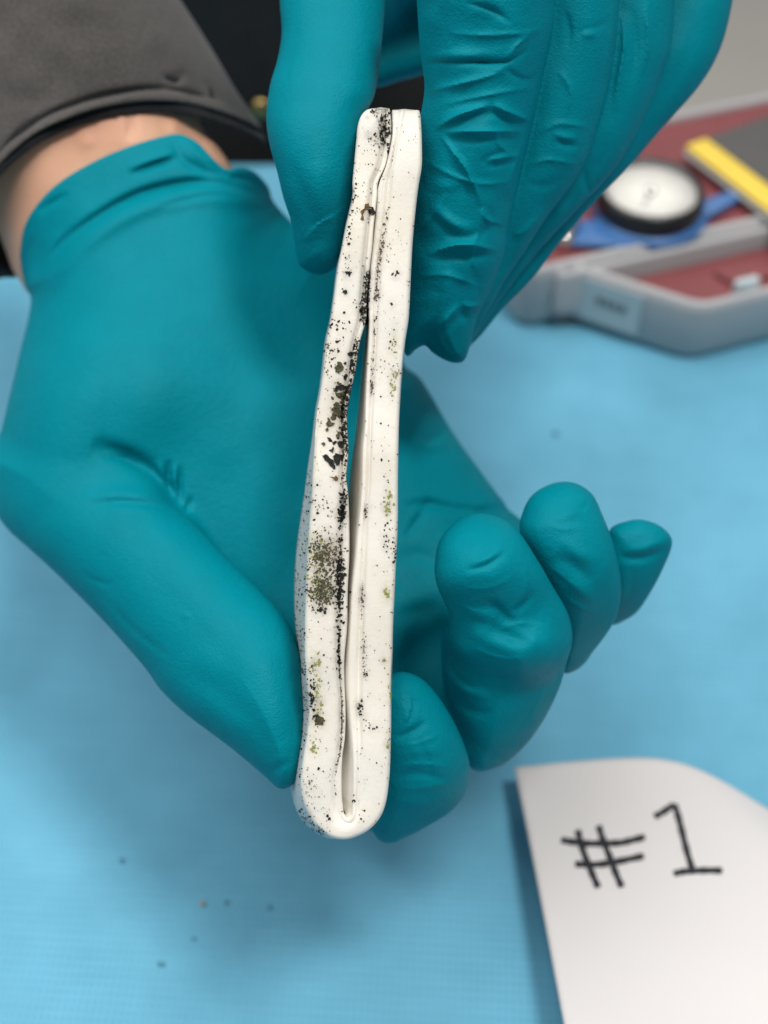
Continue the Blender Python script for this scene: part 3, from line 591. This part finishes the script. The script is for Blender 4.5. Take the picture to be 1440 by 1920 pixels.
setattr_('lichen', front * blob([(592, 880, 10, 60, .6), (586, 1000, 9, 60, .7), (588, 1240, 12, 40, .7), (596, 1330, 10, 50, .8), (590, 1400, 8, 24, .7), (742, 650, 10, 40, .55), (738, 715, 7, 30, .7), (728, 935, 10, 30, .7), (724, 1110, 8, 20, .8), (728, 1280, 6, 70, .6), (726, 1390, 7, 30, .6), (750, 440, 10, 60, .3)]))

bvh = BVHTree.FromPolygons([Vector(p) for p in V], faces)
CAMV = Vector(CAM)
def hit(px, py):
    d = Vector(FW + RT * (px - 720) / FPX + UP * (960 - py) / FPX).normalized()
    loc, nrm, fi, dist = bvh.ray_cast(CAMV, d)
    if loc is None or dist > .262: return None
    if nrm.dot(d) > 0: nrm = -nrm
    return loc, nrm
random.seed(11); rnd = random.random
def fleck(bag, cx, cy, r, asp=1., ang=0., lift=.00006, n=None, pts=None, thick=.00012):
    """an irregular flake that follows the surface, top a hair proud of it"""
    if pts is None:
        n = n or random.randint(5, 8); pts = []
        for k in range(n):
            a = 2 * math.pi * (k + .35 * (rnd() - .5)) / n; rr = r * (.55 + .75 * rnd())
            x, y = rr * math.cos(a) * asp, rr * math.sin(a); pts.append((cx + x * math.cos(ang) - y * math.sin(ang), cy + x * math.sin(ang) + y * math.cos(ang)))
    FPOS.append((np.mean([p[0] for p in pts]), np.mean([p[1] for p in pts]), max(.5, float(np.ptp([p[0] for p in pts])))))
    top = []; low = []
    for x, y in pts:
        h = hit(x, y)
        if h is None: return
        top.append(h[0] + h[1] * thick); low.append(h[0] - h[1] * .00005)
    b = len(bag[0]); n = len(top); bag[0].extend(top + low)
    bag[1].append(tuple(range(b, b + n)))
    for k in range(n): bag[1].append((b + k, b + n + k, b + n + (k + 1) % n, b + (k + 1) % n))
FPOS = []
GY, BK, OL, GR, BR, RD = ([], []), ([], []), ([], []), ([], []), ([], []), ([], [])
def cluster(bag, path, n, spread, size, asp=1.):
    P = catmull(path, 8) if len(path) > 2 else np.array(path, float) if len(path) == 2 else np.array([path[0], path[0]], float)
    n = max(3, int(n * (.62 if bag is BK else .45 if bag is GR else .75)))
    for _ in range(n):
        u = rnd() * (len(P) - 1); i = min(int(u), len(P) - 2); c = P[i] + (P[i + 1] - P[i]) * (u - i)
        sx, sy = spread if hasattr(spread, '__len__') else (spread, spread)
        s = size[0] + (size[1] - size[0]) * rnd() ** 2.2
        fleck(bag, c[0] + random.gauss(0, sx), c[1] + random.gauss(0, sy), s, asp * (.8 + .7 * rnd()), rnd() * 3.14)
def rowx(y, k, side):
    T = LEFT if side == 'l' else RIGHT[::-1]
    return np.interp(y, [r[0] for r in T], [r[k] for r in T])
# fine dust of specks over both arms and the outer wall
for _ in range(1500):
    y = 215 + 1330 * rnd(); s = 'l' if rnd() < .5 else 'r'
    a, b = rowx(min(y, 1458), 1, s), rowx(min(y, 1458), 3, s); x = a + (b - a) * rnd()
    if rnd() > .15 + 1.2 * max(0., float(vnoise(np.float64(x), np.float64(y), 22., 8))): continue
    fleck(random.choice([BK, RD, RD, OL, GY, GY]), x, y, .45 + .8 * rnd() ** 2.5, 1.3, rnd() * 3)
for _ in range(330):
    y = 880 + 690 * rnd(); x = rowx(min(y, 1458), 4, 'l') + (rowx(min(y, 1458), 1, 'l') - rowx(min(y, 1458), 4, 'l')) * rnd()
    if y > 1458: x = 547 + 60 * rnd() + (y - 1458) * .2
    fleck(random.choice([BK, GY]), x, y, .45 + 1.1 * rnd() ** 2.5, 1.3, 1.4)
cluster(BK, [(560, 1520), (580, 1548), (605, 1566)], 130, (8, 5), (.5, 1.6))
# black mould on the upper end
cluster(BK, [(722, 218), (719, 240), (724, 262)], 120, (7, 12), (.7, 3.4)); cluster(BK, [(695, 208), (712, 212)], 30, (7, 4), (.6, 2)); cluster(OL, [(705, 262), (715, 270)], 50, (12, 9), (.5, 1.8))
# outer row of the upper arm
cluster(BK, [(668, 320), (664, 375), (655, 425), (650, 470), (652, 512)], 90, 3.5, (.6, 2.4)); cluster(BK, [(652, 512)], 18, 4, (1.2, 3.4)); cluster(BK, [(647, 547)], 6, 4, (1, 3))
# groove of the other arm, reddish
cluster(RD, [(727, 390), (720, 440), (713, 480), (708, 530), (706, 560)], 150, 2.2, (.6, 2.0)); cluster(RD, [(702, 590), (700, 680), (697, 740)], 60, 2, (.5, 1.8))
# dark band along the slit
cluster(BK, [(690, 518), (687, 545), (684, 575), (680, 600)], 190, (3.5, 8), (.9, 3.8)); cluster(BK, [(672, 560), (670, 580)], 24, 5, (.6, 2))
cluster(BK, [(674, 640), (668, 670), (662, 705), (655, 740), (650, 775), (649, 810), (650, 845)], 420, (3.2, 8), (1., 4.2))
cluster(BK, [(647, 850), (646, 895)], 60, 3, (.8, 2.6)); cluster(BK, [(648, 905), (645, 940), (640, 965), (641, 975)], 150, (3.6, 6), (.9, 3.4))
cluster(BK, [(640, 990), (636, 1030), (640, 1060)], 60, 3.5, (.8, 2.8)); cluster(BK, [(637, 1055), (638, 1085), (634, 1120), (637, 1140)], 260, (4.5, 7), (.9, 3.8)); cluster(BK, [(635, 1150), (636, 1165)], 20, 3, (.9, 3))
cluster(BK, [(634, 1175), (636, 1200), (635, 1225), (637, 1250), (639, 1272)], 120, 1.8, (.7, 2.8)); cluster(RD, [(639, 1290), (641, 1330), (641, 1365), (637, 1412), (630, 1440), (628, 1490)], 110, 1.4, (.5, 1.7)); cluster(BK, [(641, 1310), (641, 1360), (636, 1415)], 30, 1.2, (.6, 1.8))
# scattered flakes
cluster(OL, [(644, 735), (634, 765), (624, 795)], 34, (8, 10), (2.4, 5.2)); cluster(BK, [(657, 715), (650, 770), (648, 840)], 60, (4, 10), (2.4, 5)); cluster(BK, [(634, 700), (640, 800), (628, 850)], 24, (9, 14), (1.6, 4)); cluster(OL, [(606, 1030), (600, 1110)], 110, (11, 20), (1.2, 3.4)); cluster(BK, [(638, 1085)], 26, (4, 20), (2, 4.5))
cluster(BK, [(640, 590), (632, 650), (626, 680)], 46, (11, 16), (1, 3)); cluster(OL, [(618, 560), (614, 640), (610, 690)], 60, (5, 18), (.6, 1.8))
cluster(BK, [(600, 940), (612, 965)], 24, (12, 16), (1, 2.8)); cluster(BK, [(592, 1005), (584, 1032)], 24, 4, (1, 3)); cluster(BK, [(600, 1145), (606, 1140)], 24, (7, 4), (1, 3))
cluster(OL, [(606, 1030), (604, 1050)], 230, (13, 14), (.7, 2.6)); cluster(OL, [(603, 1100), (604, 1120)], 300, (13, 14), (.7, 2.8)); cluster(RD, [(628, 1010), (626, 1045)], 110, (8, 14), (.6, 2)); cluster(BK, [(604, 1110)], 46, (10, 12), (.7, 2.4)); cluster(GR, [(592, 1020), (590, 1110)], 140, (8, 24), (.7, 2))
cluster(BK, [(586, 1282), (585, 1305), (590, 1335), (599, 1352)], 80, (4, 7), (1, 3.4)); cluster(GR, [(590, 1235), (595, 1250), (596, 1290), (602, 1330)], 110, (4, 9), (.9, 2.8)); cluster(OL, [(599, 1350)], 26, (5, 5), (1.2, 3)); cluster(GR, [(590, 1392), (588, 1405)], 36, (3, 8), (.9, 2.8)); cluster(BK, [(581, 1260), (583, 1250)], 14, 4, (.7, 2)); cluster(BK, [(582, 1460), (584, 1500)], 30, (4, 12), (.5, 1.4))
# the other arm
cluster(GR, [(742, 690), (738, 712), (736, 740)], 70, (3.5, 7), (.9, 2.8)); cluster(GR, [(730, 920), (724, 945), (728, 955)], 60, (4, 6), (.9, 3)); cluster(GR, [(722, 1105), (726, 1115)], 30, (3, 4), (1, 3)); cluster(GR, [(721, 1238)], 14, (2.5, 2.5), (1, 2.6)); cluster(GR, [(731, 1290), (731, 1310)], 30, (2, 8), (.6, 2)); cluster(GR, [(725, 1385), (727, 1400)], 24, (3, 6), (.6, 2)); cluster(GR, [(738, 640), (742, 660)], 34, (5, 8), (.6, 2))
cluster(BK, [(742, 512)], 14, 2.5, (.9, 2.6)); cluster(OL, [(733, 570)], 6, 2, (1, 2.4)); cluster(BK, [(734, 622), (738, 645)], 14, 5, (.8, 2.2)); cluster(BK, [(728, 975), (730, 1005), (735, 1040)], 50, (6, 10), (.7, 2)); cluster(BK, [(742, 1030), (741, 1050)], 24, (1.5, 10), (.8, 2)); cluster(RD, [(687, 962)], 14, (2, 3), (.9, 2.2)); cluster(RD, [(680, 1100), (678, 1150)], 40, (2, 10), (.6, 2)); cluster(BK, [(685, 1262)], 14, (2, 4), (.9, 2.4)); cluster(RD, [(682, 1190), (684, 1250)], 40, (2, 8), (.5, 1.4)); cluster(BK, [(675, 1318), (674, 1335)], 34, (2, 6), (.9, 2.4)); cluster(BK, [(690, 1350), (712, 1375)], 12, (6, 5), (.8, 2.2))
for x, y, r in [(664, 1502, 3), (614, 1530, 4), (617, 1535, 3), (677, 1535, 2.4), (684, 1520, 2), (643, 1522, 2.6), (598, 1441, 3), (606, 1446, 1.6), (607, 1228, 2), (602, 1197, 1.4), (631, 1253, 1.5), (706, 1430, 1.5), (715, 862, 2.6), (714, 794, 2), (714, 743, 1.8), (595, 909, 2.6), (613, 943, 1.8), (596, 962, 3), (657, 1110, 2)]: fleck(BK, x, y, r)
for nm, bag, mat in (('black_mould', BK, M_BLACK), ('olive_mould', OL, M_OLIVE), ('green_mould', GR, M_GREEN), ('reddish_mould', RD, M_RED), ('grey_specks', GY, M_GREYM)):
    o = mesh_obj(nm, bag[0], bag[1], mat, strip, smooth=False); o['kind'] = 'stuff'
# the larger flakes, one by one
def zp(lst, ox, oy, s): return [(ox + x / s, oy + y / s) for x, y in lst]
FL = [(M_BLACK, zp([(330, 1440), (365, 1418), (410, 1440), (440, 1480), (480, 1500), (490, 1545), (510, 1610), (480, 1620), (440, 1580), (410, 1530), (360, 1495)], 560, 660, 7.388)), (M_BLACK, zp([(480, 1440), (505, 1405), (530, 1410), (575, 1425), (592, 1460), (560, 1500), (555, 1560), (520, 1570), (500, 1530), (485, 1490)], 560, 660, 7.388)),
      (M_BLACK, zp([(515, 460), (560, 470), (610, 450), (640, 480), (615, 520), (575, 530), (535, 505)], 560, 660, 7.388)), (M_OLIVE, zp([(480, 720), (510, 690), (555, 710), (570, 745), (545, 775), (490, 765)], 560, 660, 7.388)), (M_OLIVE, zp([(500, 830), (535, 795), (568, 820), (560, 850), (525, 885), (495, 860)], 560, 660, 7.388)),
      (M_OLIVE, zp([(440, 900), (465, 865), (505, 880), (500, 910), (480, 940), (450, 925)], 560, 660, 7.388)), (M_OLIVE, zp([(380, 990), (400, 905), (430, 930), (450, 975), (500, 985), (470, 1015), (410, 1035)], 560, 660, 7.388)), (M_BLACK, zp([(570, 880), (600, 835), (635, 850), (640, 890), (610, 915), (585, 900)], 560, 660, 7.388)),
      (M_OLIVE, zp([(500, 200), (530, 215), (585, 250), (560, 300), (520, 270)], 560, 660, 7.388)), (M_BLACK, zp([(620, 330), (645, 300), (665, 330), (640, 390), (622, 370)], 560, 660, 7.388)), (M_BLACK, zp([(675, 20), (700, 0), (740, 25), (720, 55), (690, 45)], 560, 660, 7.388)), (M_BLACK, zp([(720, 120), (745, 100), (770, 120), (750, 160), (725, 150)], 560, 660, 7.388)), (M_BLACK, zp([(620, 150), (640, 135), (662, 155), (640, 178)], 560, 660, 7.388)),
      (M_OLIVE, zp([(515, 1150), (540, 1105), (570, 1110), (560, 1160), (530, 1195)], 560, 660, 7.388)), (M_BLACK, zp([(540, 1270), (575, 1235), (605, 1250), (600, 1330), (570, 1325), (550, 1300)], 560, 660, 7.388)), (M_BLACK, zp([(395, 1180), (430, 1190), (450, 1210), (410, 1230)], 560, 660, 7.388)), (M_OLIVE, zp([(315, 1265), (340, 1250), (372, 1275), (345, 1305)], 560, 660, 7.388)), (M_BLACK, zp([(430, 1365), (470, 1315), (490, 1340), (475, 1400)], 560, 660, 7.388)), (M_OLIVE, zp([(370, 1070), (395, 1045), (415, 1075), (390, 1105)], 560, 660, 7.388)), (M_BROWN, zp([(450, 1725), (490, 1735), (515, 1705), (535, 1745), (520, 1785), (490, 1760)], 560, 660, 7.388)), (M_BLACK, zp([(575, 760), (610, 750), (640, 770), (635, 820), (595, 810)], 560, 660, 7.388)), (M_BLACK, zp([(485, 505), (510, 495), (540, 530), (515, 545)], 560, 660, 7.388)), (M_OLIVE, zp([(570, 560), (620, 545), (650, 580), (600, 610)], 560, 660, 7.388)), (M_OLIVE, zp([(520, 590), (560, 560), (590, 600), (550, 625)], 560, 660, 7.388)),
      (M_BLACK, zp([(700, 790), (715, 770), (740, 775), (750, 810), (730, 825), (705, 810)], 500, 180, 3.694)), (M_BROWN, zp([(650, 800), (680, 750), (700, 745), (705, 770), (680, 790), (665, 825), (672, 860), (650, 850)], 500, 180, 3.694)), (M_BLACK, zp([(530, 1355), (548, 1340), (558, 1365), (540, 1372)], 500, 180, 3.694)), (M_BLACK, zp([(560, 1780), (580, 1770), (592, 1785), (570, 1800)], 500, 180, 3.694)), (M_OLIVE, zp([(470, 1880), (490, 1840), (520, 1850), (535, 1880), (500, 1910)], 500, 180, 3.694)), (M_OLIVE, zp([(358, 870), (380, 855), (412, 880), (408, 915), (375, 910)], 500, 1120, 3.84))]
for mat, pts in FL:
    bag = ([], []); P = []
    for i in range(len(pts)):     # ragged outline
        a, b = np.array(pts[i]), np.array(pts[(i + 1) % len(pts)]); P.append(tuple(a)); m2 = (a + b) / 2 + np.random.RandomState(i).randn(2) * .12 * np.linalg.norm(b - a); P.append(tuple(m2))
    fleck(bag, 0, 0, 0, pts=P, thick=.0003)
    if bag[0]: mesh_obj('mould_flake', bag[0], bag[1], mat, strip, smooth=False)

# faint dirt film round the flakes
fp = np.array(FPOS); halo = np.zeros(len(PXS))
for x, y, r_ in fp: 
    m_s = np.abs(PYS - y) < 40; halo[m_s] += .05 * min(r_, 8) * np.exp(-((PXS[m_s] - x) / 8) ** 2 - ((PYS[m_s] - y) / 11) ** 2)
setattr_('halo', front * (1 - np.exp(-halo)))

# ------------------------------------------------------------------ note card with its handwriting
TL = onz(965, 1437, .0095)[:2]; BL = onz(1062, 1930, .017)[:2]; TRp = onz(1300, 1414, .0095)[:2]
ex = (TRp - TL) / np.linalg.norm(TRp - TL); ey = (BL - TL) / np.linalg.norm(BL - TL)
WID, HGT = .078, .13
def curl(u, v_): return .006 * math.log1p(math.exp(((u - .042) * .80 - (v_ - .004) * .42) / .006))
def card_h(u, v_):          # metres along the top edge / down the side
    h = .009 + .009 * (1 - math.exp(-v_ / .055))
    c = curl(u, v_)
    h -= .38 * c * c / (c + .016)
    h += .0012 * math.sin(u * 60) * math.exp(-v_ / .03)
    return .0012 + math.log1p(math.exp((h - .0012) / .0012)) * .0012
def card_pt(u, v_, lift=0.):
    c = curl(u, v_); p = TL + ex * (u - .16 * c) + ey * (v_ + 1.0 * c * c / (c + .018))
    return (p[0], p[1], card_h(u, v_) + lift)
nu, nv = 60, 80
V = [card_pt(WID * i / (nu - 1), HGT * j / (nv - 1), s) for s in (0, -.00025) for i in range(nu) for j in range(nv)]
idx = np.arange(nu * nv).reshape(nu, nv); Q = np.stack([idx[:-1, :-1], idx[:-1, 1:], idx[1:, 1:], idx[1:, :-1]], -1).reshape(-1, 4)
bd = np.concatenate([idx[:, 0], idx[-1, 1:], idx[::-1, -1][1:], idx[0, ::-1][1:-1]]); off = nu * nv
F_ = Q.tolist() + (Q[:, ::-1] + off).tolist() + [[bd[i], bd[(i + 1) % len(bd)], bd[(i + 1) % len(bd)] + off, bd[i] + off] for i in range(len(bd))]
card = mesh_obj('paper_note', V, F_, M_PAPER); tag(card, 'white paper note marked #1 with a curled corner on the drape', 'note')
cb = BVHTree.FromPolygons([Vector(p) for p in V[:off]], [tuple(q) for q in Q.tolist()])
def stroke(pts, wd=6.2):
    P = catmull(pts, 8) if len(pts) > 2 else np.array([np.array(pts[0]) + (np.array(pts[1]) - np.array(pts[0])) * t for t in np.linspace(0, 1, 10)])
    V = []; Fc = []
    T = np.gradient(P, axis=0); T /= np.linalg.norm(T, axis=1)[:, None]; N = np.c_[-T[:, 1], T[:, 0]]
    m = len(P)
    for i in range(m):
        e = min(i, m - 1 - i); ww = wd * (.72 if e == 0 else .95 if e == 1 else 1 + .10 * math.sin(i * .9))
        for s in (-1, -.5, 0, .5, 1):
            q = P[i] + N[i] * ww * s
            d = Vector(FW + RT * (q[0] - 720) / FPX + UP * (960 - q[1]) / FPX).normalized()
            h = cb.ray_cast(CAMV, d)[0]
            if h is None: h = Vector(onz(q[0], q[1], .012))
            V.append(h + Vector((0, 0, .00012)))
    for i in range(m - 1):
        for s in range(4): a = i * 5 + s; Fc.append((a, a + 1, a + 6, a + 5))
    return mesh_obj('pen_stroke', V, Fc, M_INK, card)
z9 = lambda l: [(900 + x / 2.667, 1380 + y / 2.667) for x, y in l]
for l in ([(405, 520), (450, 528), (530, 538), (620, 538), (700, 535), (760, 522), (825, 505)], [(475, 640), (540, 645), (620, 640), (720, 622), (820, 600)], [(488, 470), (505, 540), (535, 630), (565, 700), (592, 760)], [(592, 448), (615, 520), (650, 610), (680, 690), (710, 758)],
          [(872, 405), (920, 378), (970, 342)], [(970, 340), (990, 400), (1010, 480), (1035, 580), (1062, 668)], [(968, 690), (1010, 680), (1060, 675), (1130, 673), (1212, 674)]): stroke(z9(l))

# ------------------------------------------------------------------ gauge in its open case
ha = math.radians(19); hx = np.array([math.cos(ha), math.sin(ha)]); hy = np.array([-hx[1], hx[0]])
H0 = np.array([.0635, .0915])
pl = lambda u, v_: tuple(H0 + hx * u + hy * v_)
case = empty('instrument_case', (*pl(.05, 0), 0)); tag(case, 'open grey instrument case lined in maroon holding a dial gauge', 'case')
CINV = Matrix.Translation(case.location).inverted()
def cpart(o): o.parent = case; o.matrix_parent_inverse = CINV; return o
def tray(name, outer, h, floor_h, wall, rim_r):
    """hollow tray: outer wall, rim, inner wall; its flocked floor is separate"""
    po = np.array(outer); pi = inset(po, wall); n = len(po)
    prof = [(po, .001, 0.), (inset(po, -.0008), .0035, 0), (inset(po, -.0012), h - .004, 0), (inset(po, -.0004), h - .0008, 0), (inset(po, wall * .3), h, 0), (inset(po, wall * .8), h - .0002, 0), (pi, h - .0012, 0), (inset(po, wall * 1.15), floor_h - .002, 0)]
    V = [(x, y, z) for P, z, _ in prof for x, y in P]; Fc = []
    for j in range(len(prof) - 1):
        for i in range(n): a, b = j * n + i, j * n + (i + 1) % n; Fc.append((a, b, b + n, a + n))
    Fc.append(list(range(n))[::-1])
    return cpart(mesh_obj(name, V, Fc, M_CASE))
A_ = onz(1061, 600, 0)[:2]; B_ = onz(1290, 674, 0)[:2]
near = round_poly([tuple(A_ + np.array([-.002, .002])), tuple(B_), tuple(B_ + hx * .085), pl(.135, -.0012), pl(-.001, -.0012)], [.003, .006, .008, .003, .002], 7)
tray('case_half', near, .025, .010, .0026, .004)
cpart(prism('case_lining', [tuple(p) for p in inset(near, .0022)], .008, .0165, M_VELVET, bevel=.001))
far = round_poly([pl(-.014, .0012), pl(.135, .0012), pl(.135, .075), pl(-.014, .075)], [.008, .003, .008, .008], 7)
tray('case_half', far, .0262, .010, .003, .004)
cpart(prism('case_lining', [tuple(p) for p in inset(far, .0025)], .008, .0235, M_VELVET, bevel=.001))
# recess block and small tab in the near half
cpart(prism('foam_recess', round_poly([pl(.055, -.011), pl(.1, -.009), pl(.1, -.018), pl(.06, -.022)], .003, 4), .0165, .0185, M_VELVET))
cpart(prism('latch_tab', round_poly([tuple(onz(x, y, .025)[:2]) for x, y in ((1378, 548), (1425, 538), (1415, 528), (1372, 538))], .001, 3), .018, .0285, M_STICKER, bevel=.0008))
# sticker on the angled end
a0 = np.array(A_) + np.array([-.002, .002]); d = (np.array(B_) - a0); L = np.linalg.norm(d); d /= L; nn = np.array([-d[1], d[0]]); nn = nn if nn[1] < 0 else -nn
def wallquad(name, s0, s1, z0, z1, out, mat, parent=None):
    P = [a0 + d * s0 + nn * out, a0 + d * s1 + nn * out]; Pb = [p - nn * .0004 for p in P]
    V = [(*P[0], z0), (*P[1], z0), (*P[1], z1), (*P[0], z1), (*Pb[0], z0), (*Pb[1], z0), (*Pb[1], z1), (*Pb[0], z1)]
    return cpart(mesh_obj(name, V, [(0, 1, 2, 3), (7, 6, 5, 4), (0, 4, 5, 1), (1, 5, 6, 2), (2, 6, 7, 3), (3, 7, 4, 0)], mat, smooth=False))
wallquad('sticker', .003, .030, .0045, .0225, .0018, M_STICKER)
for k, (s0, s1, z0, z1) in enumerate([(.013, .0155, .013, .0165), (.0162, .0184, .0128, .0163), (.0191, .0213, .0126, .0161), (.0220, .0245, .0124, .0159)]): wallquad('sticker_print', s0, s1, z0, z1, .0020, M_SMUDGE)
# dial gauge lying in the far half
gc = onz(1222, 350, .036)[:2]
gauge = empty('dial_gauge', (*gc, .0235)); tag(gauge, 'round dial gauge with black bezel and blue body lying in the case', 'gauge')
lathe('gauge_body', [(0, 0), (.0205, 0), (.0212, .001), (.0212, .003), (.0198, .0042), (0, .0042)], M_BLUE, gauge, (.001, -.001, .0003))
ARM = [(-.037, -.016), (-.033, -.021), (-.010, -.0225), (.0, -.018), (-.010, -.006), (-.030, -.008)]
prism('gauge_stem', round_poly(ARM, .003, 5), .0008, .0036, M_BLUE, gauge, bevel=.001)
prism('gauge_foot', round_poly([(.016, .001), (.033, .010), (.036, .006), (.021, -.006)], .0015, 4), .0008, .004, M_BLUE, gauge, bevel=.001)
lathe('bezel', [(.0168, .004), (.0196, .004), (.0200, .006), (.0196, .0112), (.0188, .0124), (.0178, .0124), (.0170, .0115), (.0168, .0095)], M_BLACKP, gauge, (0, 0, 0), 64)
lathe('dial_face', [(0, .0098), (.0167, .0098), (.0167, .009)], M_DIAL, gauge, (0, 0, 0))
lathe('hub', [(0, .0122), (.0012, .0120), (.0022, .0112), (.0024, .0100)], M_STEEL, gauge, (0, 0, 0), 24)
for k in range(40):
    a = 2 * math.pi * k / 40; r0 = .0128 if k % 5 == 0 else .0140; c_, s_ = math.cos(a), math.sin(a); wv = .00018
    mesh_obj('tick', [(r0 * c_ - wv * s_, r0 * s_ + wv * c_, .00995), (r0 * c_ + wv * s_, r0 * s_ - wv * c_, .00995), (.0155 * c_ + wv * s_, .0155 * s_ - wv * c_, .00995), (.0155 * c_ - wv * s_, .0155 * s_ + wv * c_, .00995)], [(0, 1, 2, 3)], M_BLACKP, gauge, False)
na = -2.0; c_, s_ = math.cos(na), math.sin(na); mesh_obj('needle', [(-.0006 * s_, .0006 * c_, .0106), (.0006 * s_, -.0006 * c_, .0106), (.0135 * c_, .0135 * s_, .0106)], [(0, 1, 2)], M_BLACKP, gauge, False)
lathe('glass', [(0, .0142), (.008, .0139), (.0150, .0130), (.0168, .0120), (.0168, .0116), (.0150, .0126), (.008, .0135), (0, .0138)], M_GLASS, gauge, (0, 0, 0))
ax = (-.9, -.42, .05)
kn = lathe('knurled_nut', [(0, .006), (.0030, .006), (.0036, .0054), (.0036, .0040), (.0031, .0036), (.0036, .0031), (.0036, .0016), (.0031, .0012), (.0036, .0008), (.0036, -.003), (0, -.003)], M_STEEL, gauge, (-.0315, -.0135, .0052), 32, axis=ax)
kb = onz(1056, 447, .0262)[:2]
knob = lathe('steel_knob', [(0, .0068), (.002, .0066), (.0038, .0054), (.0046, .0034), (.0044, .0012), (.0034, 0), (0, 0)], M_STEEL, None, (*kb, .0238), 32); tag(knob, 'small round steel knob resting on the maroon lining beside the gauge', 'knob')
# yellow and dark box lying over the case's far end
YB = [onz(x, y, .030)[:2] for x, y in ((1284, 274), (1462, 412))]
dv = (YB[1] - YB[0]); dv /= np.linalg.norm(dv); nv_ = np.array([-dv[1], dv[0]]); nv_ = nv_ if nv_[0] > 0 else -nv_
box = empty('plastic_box', (*(YB[0] + nv_ * .03), .027)); tag(box, 'dark grey box with a yellow edge lying across the case', 'box')
BI = Matrix.Translation(box.location).inverted()
def bpart(o): o.parent = box; o.matrix_parent_inverse = BI; return o
P0 = YB[0]
bpart(prism('box_base', round_poly([tuple(P0 + dv * .0 - nv_ * .001), tuple(P0 + dv * .075 - nv_ * .001), tuple(P0 + dv * .075 + nv_ * .06), tuple(P0 + nv_ * .06)], .002, 4), .0272, .0284, M_CASE, bevel=.0008))
bpart(prism('yellow_edge', round_poly([tuple(P0), tuple(P0 + dv * .075), tuple(P0 + dv * .075 + nv_ * .0105), tuple(P0 + nv_ * .0105)], .0015, 4), .0286, .0306, M_YEL, bevel=.0008))
bpart(prism('dark_lid', round_poly([tuple(P0 + nv_ * .0109), tuple(P0 + dv * .075 + nv_ * .0109), tuple(P0 + dv * .075 + nv_ * .06), tuple(P0 + nv_ * .06)], .0015, 4), .0286, .0304, M_DGREY, bevel=.0008))

# ------------------------------------------------------------------ crumbs fallen on the drape
M_CR = fleck_mat('grey_crumb', (.09, .25, .34), (.12, .30, .40)); M_OR = fleck_mat('orange_crumb', (.36, .31, .28), (.38, .33, .30))
for px, py, r, mat, lab in [(380, 1694, .0010, M_OR, 'tiny orange crumb lying on the blue drape'), (424, 1692, .0008, M_CR, 0), (505, 1701, .0008, M_CR, 0), (363, 1760, .0007, M_CR, 0), (302, 1807, .0011, M_CR, 0), (228, 1613, .0009, M_CR, 0), (1042, 812, .0012, M_CR, 0)]:
    p = onz(px, py, 0); n_ = 9; r *= .72; V = [(0, 0, r * .4)]; Fc = []
    for lv, (rr, zz) in enumerate(((.6, .32), (1., .05), (.9, -.3))):
        for k in range(n_):
            a = 2 * math.pi * k / n_; q = r * rr * (.8 + .5 * rnd()); V.append((q * math.cos(a), q * math.sin(a) * .8, r * zz))
    for k in range(n_): Fc.append((0, 1 + k, 1 + (k + 1) % n_))
    for lv in (0, 1):
        for k in range(n_): a, b = 1 + lv * n_ + k, 1 + lv * n_ + (k + 1) % n_; Fc.append((a, a + n_, b + n_, b))
    o = mesh_obj('crumb', V, Fc, mat); o.location = (p[0], p[1], 0.0002)
    tag(o, lab or 'tiny dark grey crumb fallen on the blue drape', 'crumb', 'crumbs on the drape')
